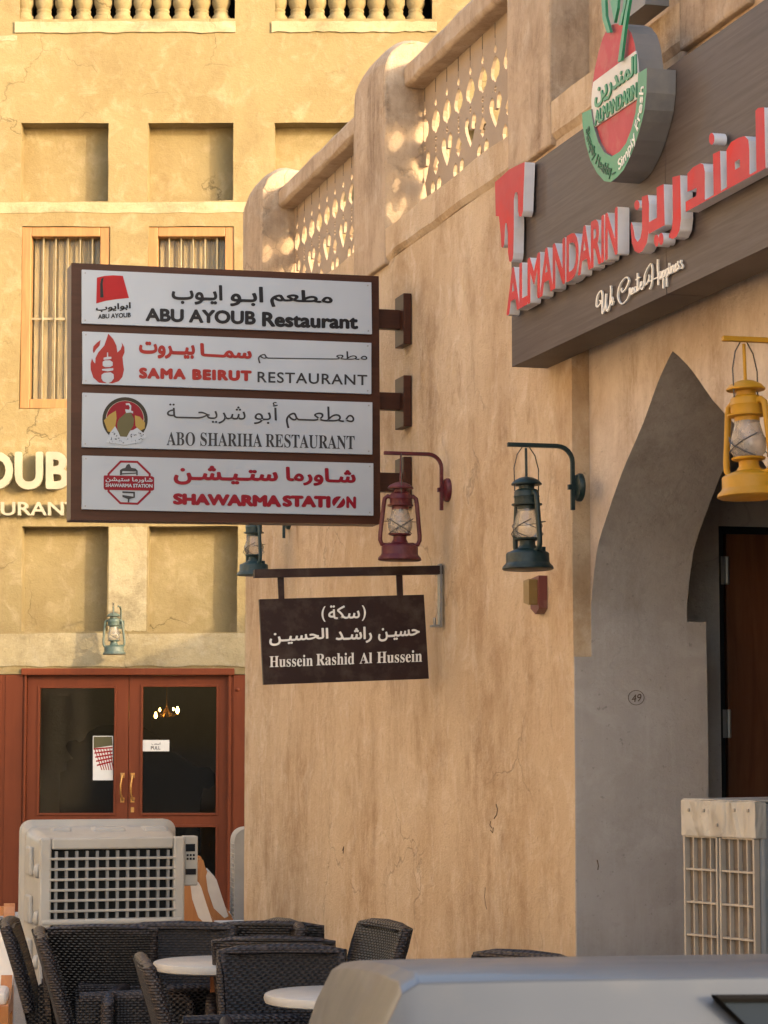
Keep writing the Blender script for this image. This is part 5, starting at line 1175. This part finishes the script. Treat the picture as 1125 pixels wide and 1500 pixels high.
lc3 = copy_tree(lc); q = P(22, 1400, 13.5); placed(lc3, (q.x - 0.275, 13.5, 0), R(-84)); lc3['label'] = 'wooden chair with white cushions cut off by the left edge, beside the big air cooler'

# ------------------------------------------------------------------ silver car in the foreground, two wheels up on the kerb
car = thing('parked_car', 'silver car parked in the foreground, only its roof and rear corner in view', 'car')
# local: x along the car (rear at 0, nose at 4.1), y across (0 = near side), z up
def section(x, zb, zbelt, zroof, w_, tum, n=10):
    pts = []
    hw = w_ / 2
    low = [(hw * 0.92, zb), (hw * 0.985, zb + 0.12), (hw, zb + 0.32), (hw * 0.985, zbelt)]
    if zroof > zbelt + 0.05:
        top = [(hw - tum * 0.55, zbelt + (zroof - zbelt) * 0.55), (hw - tum, zroof - 0.040), (hw - tum - 0.010, zroof - 0.016), (hw - tum - 0.045, zroof - 0.003), (hw * 0.35, zroof + 0.003), (0, zroof + 0.004)]
    else:
        top = [(hw * 0.96, zroof - 0.02), (hw * 0.9, zroof), (hw * 0.7, zroof + 0.01), (hw * 0.45, zroof + 0.018), (hw * 0.2, zroof + 0.02), (0, zroof + 0.02)]
    r_ = low + top
    return [Vector((x, -a, b)) for a, b in r_] + [Vector((x, a, b)) for a, b in r_[-2::-1]]
W0 = 1.62
SEC = [(0.02, 0.35, 0.80, 0.86, 1.40, 0), (0.0, 0.30, 0.88, 0.95, 1.50, 0), (0.05, 0.26, 0.93, 1.05, 1.55, 0.07), (0.13, 0.24, 0.94, 1.29, 1.60, 0.145), (0.155, 0.22, 0.94, 1.338, 1.612, 0.158), (0.175, 0.22, 0.94, 1.350, 1.616, 0.16), (0.30, 0.20, 0.94, 1.352, W0, 0.16), (0.8, 0.18, 0.94, 1.355, W0, 0.16), (1.5, 0.18, 0.93, 1.355, W0, 0.16), (2.1, 0.18, 0.93, 1.345, W0, 0.16), (2.45, 0.18, 0.93, 1.27, W0, 0.17), (2.9, 0.18, 0.92, 1.02, W0, 0.15), (3.05, 0.18, 0.90, 0.93, W0, 0), (3.6, 0.20, 0.82, 0.85, 1.58, 0), (3.95, 0.24, 0.70, 0.74, 1.46, 0), (4.06, 0.32, 0.58, 0.60, 1.30, 0)]
mb = MB(); rings = [section(*s) for s in SEC]; k = len(rings[0])
mb.add([p for r_ in rings for p in r_], [(i * k + q, i * k + q + 1, (i + 1) * k + q + 1, (i + 1) * k + q) for i in range(len(rings) - 1) for q in range(k - 1)] + [((i + 1) * k, (i + 1) * k + k - 1, i * k + k - 1, i * k) for i in range(len(rings) - 1)] + [tuple(range(k)), tuple((len(rings) - 1) * k + q for q in range(k))[::-1]], 0, True)
mb.f = [f[::-1] for f in mb.f]
body = mb.build('body', M['silver'], car, auto=22)
bv = body.modifiers.new('bevel', 'BEVEL'); bv.width = 0.02; bv.segments = 3; bv.limit_method = 'ANGLE'; bv.angle_limit = R(22)
def side_y(z, x=1.0, zr=1.355): # near side surface
    hw = W0 / 2; t = min(1, max(0, (z - 0.94) / (zr - 0.040 - 0.94))); return -(hw * 0.985 * (1 - t) + (hw - 0.16) * t) if t < 1 else -(hw - 0.16)
def glass_poly(pts, s, name='side_window'):
    mb = MB(); f = lambda a, b, c: Vector((a, s * (-side_y(b) + c) , b))
    mb.prism(pts, [], f, -0.03, 0.011); o = mb.build(name, M['carglass'], car); 
    return o
for s in (-1, 1):
    glass_poly([(0.86, 0.97), (1.20, 0.965), (1.20, 1.308), (0.525, 1.312)], s); glass_poly([(1.27, 0.965), (2.05, 0.96), (2.62, 0.95), (2.22, 1.20), (1.95, 1.272), (1.27, 1.277)], s)
    mb = MB(); mb.box((0.95, s * 0.80, 0.80), (0.14, 0.03, 0.03)); mb.build('door_handle', M['silver'], car, bevel=0.008)
    mb = MB(); mb.box((2.42, s * 0.90, 0.98), (0.12, 0.18, 0.12)); mb.build('wing_mirror', M['silver'], car, bevel=0.03)
    mb = MB(); mb.box((0.05, s * 0.66, 0.80), (0.10, 0.22, 0.20)); mb.build('tail_light', M['lampred'], car, bevel=0.02)
    mb = MB(); mb.box((3.92, s * 0.55, 0.64), (0.20, 0.30, 0.13)); mb.build('headlight', M['lampclear'], car, bevel=0.03)
    for x in (0.72, 3.25):
        mb = MB(); mb.lathe([(0.19, -0.095), (0.275, -0.09), (0.30, -0.06), (0.30, 0.06), (0.275, 0.09), (0.19, 0.095)], n=32); mb.v = [Vector((v.x + x, v.z + s * 0.715, v.y + 0.30)) for v in mb.v]; wh = mb.build('wheel', M['rubber'], car)
        mb = MB(); mb.lathe([(0.0, 0.10), (0.05, 0.10), (0.07, 0.085), (0.15, 0.085), (0.19, 0.098), (0.195, 0.08)], n=24); mb.v = [Vector((v.x + x, s * (v.z + 0.715), v.y + 0.30)) for v in mb.v]; mb.build('rim', M['steel'], wh)
mb = MB(); mb.prism([(-0.62, 0.99), (0.62, 0.99), (0.54, 1.27), (-0.54, 1.27)], [], lambda a, b, c: Vector((0.055 + (b - 1.0) * 0.36 - c, a, b)), -0.05, 0.012); mb.build('rear_window', M['carglass'], car)
mb = MB(); mb.prism([(-0.66, 0.98), (0.66, 0.98), (0.56, 1.28), (-0.56, 1.28)], [], lambda a, b, c: Vector((2.98 - (b - 0.96) * 1.75 + c, a, b + c)), -0.05, 0.012); mb.build('windscreen', M['carglass'], car)
for s in (-1, 1):
    f_ = lambda x_, z_: (x_, s * (-side_y(z_) + 0.014), z_)
    mb = MB(); mb.tube([f_(0.86, 0.965), f_(0.525, 1.314), f_(1.20, 1.310), f_(1.20, 0.962)], 0.007, 6, closed=True); mb.build('window_seal', M['rubber'], car)
mb = MB(); mb.box((0.0, 0, 0.36), (0.10, 1.46, 0.20)); mb.build('rear_bumper', M['silver'], car, bevel=0.04)
mb = MB(); mb.box((-0.02, 0, 0.60), (0.03, 0.50, 0.11)); mb.build('number_plate', M['whiteink'], car)
CAR_ROLL = R(4.6)
car.rotation_euler = (-CAR_ROLL, 0, R(5)); car.location = (-0.180, 3.45, 0.030)
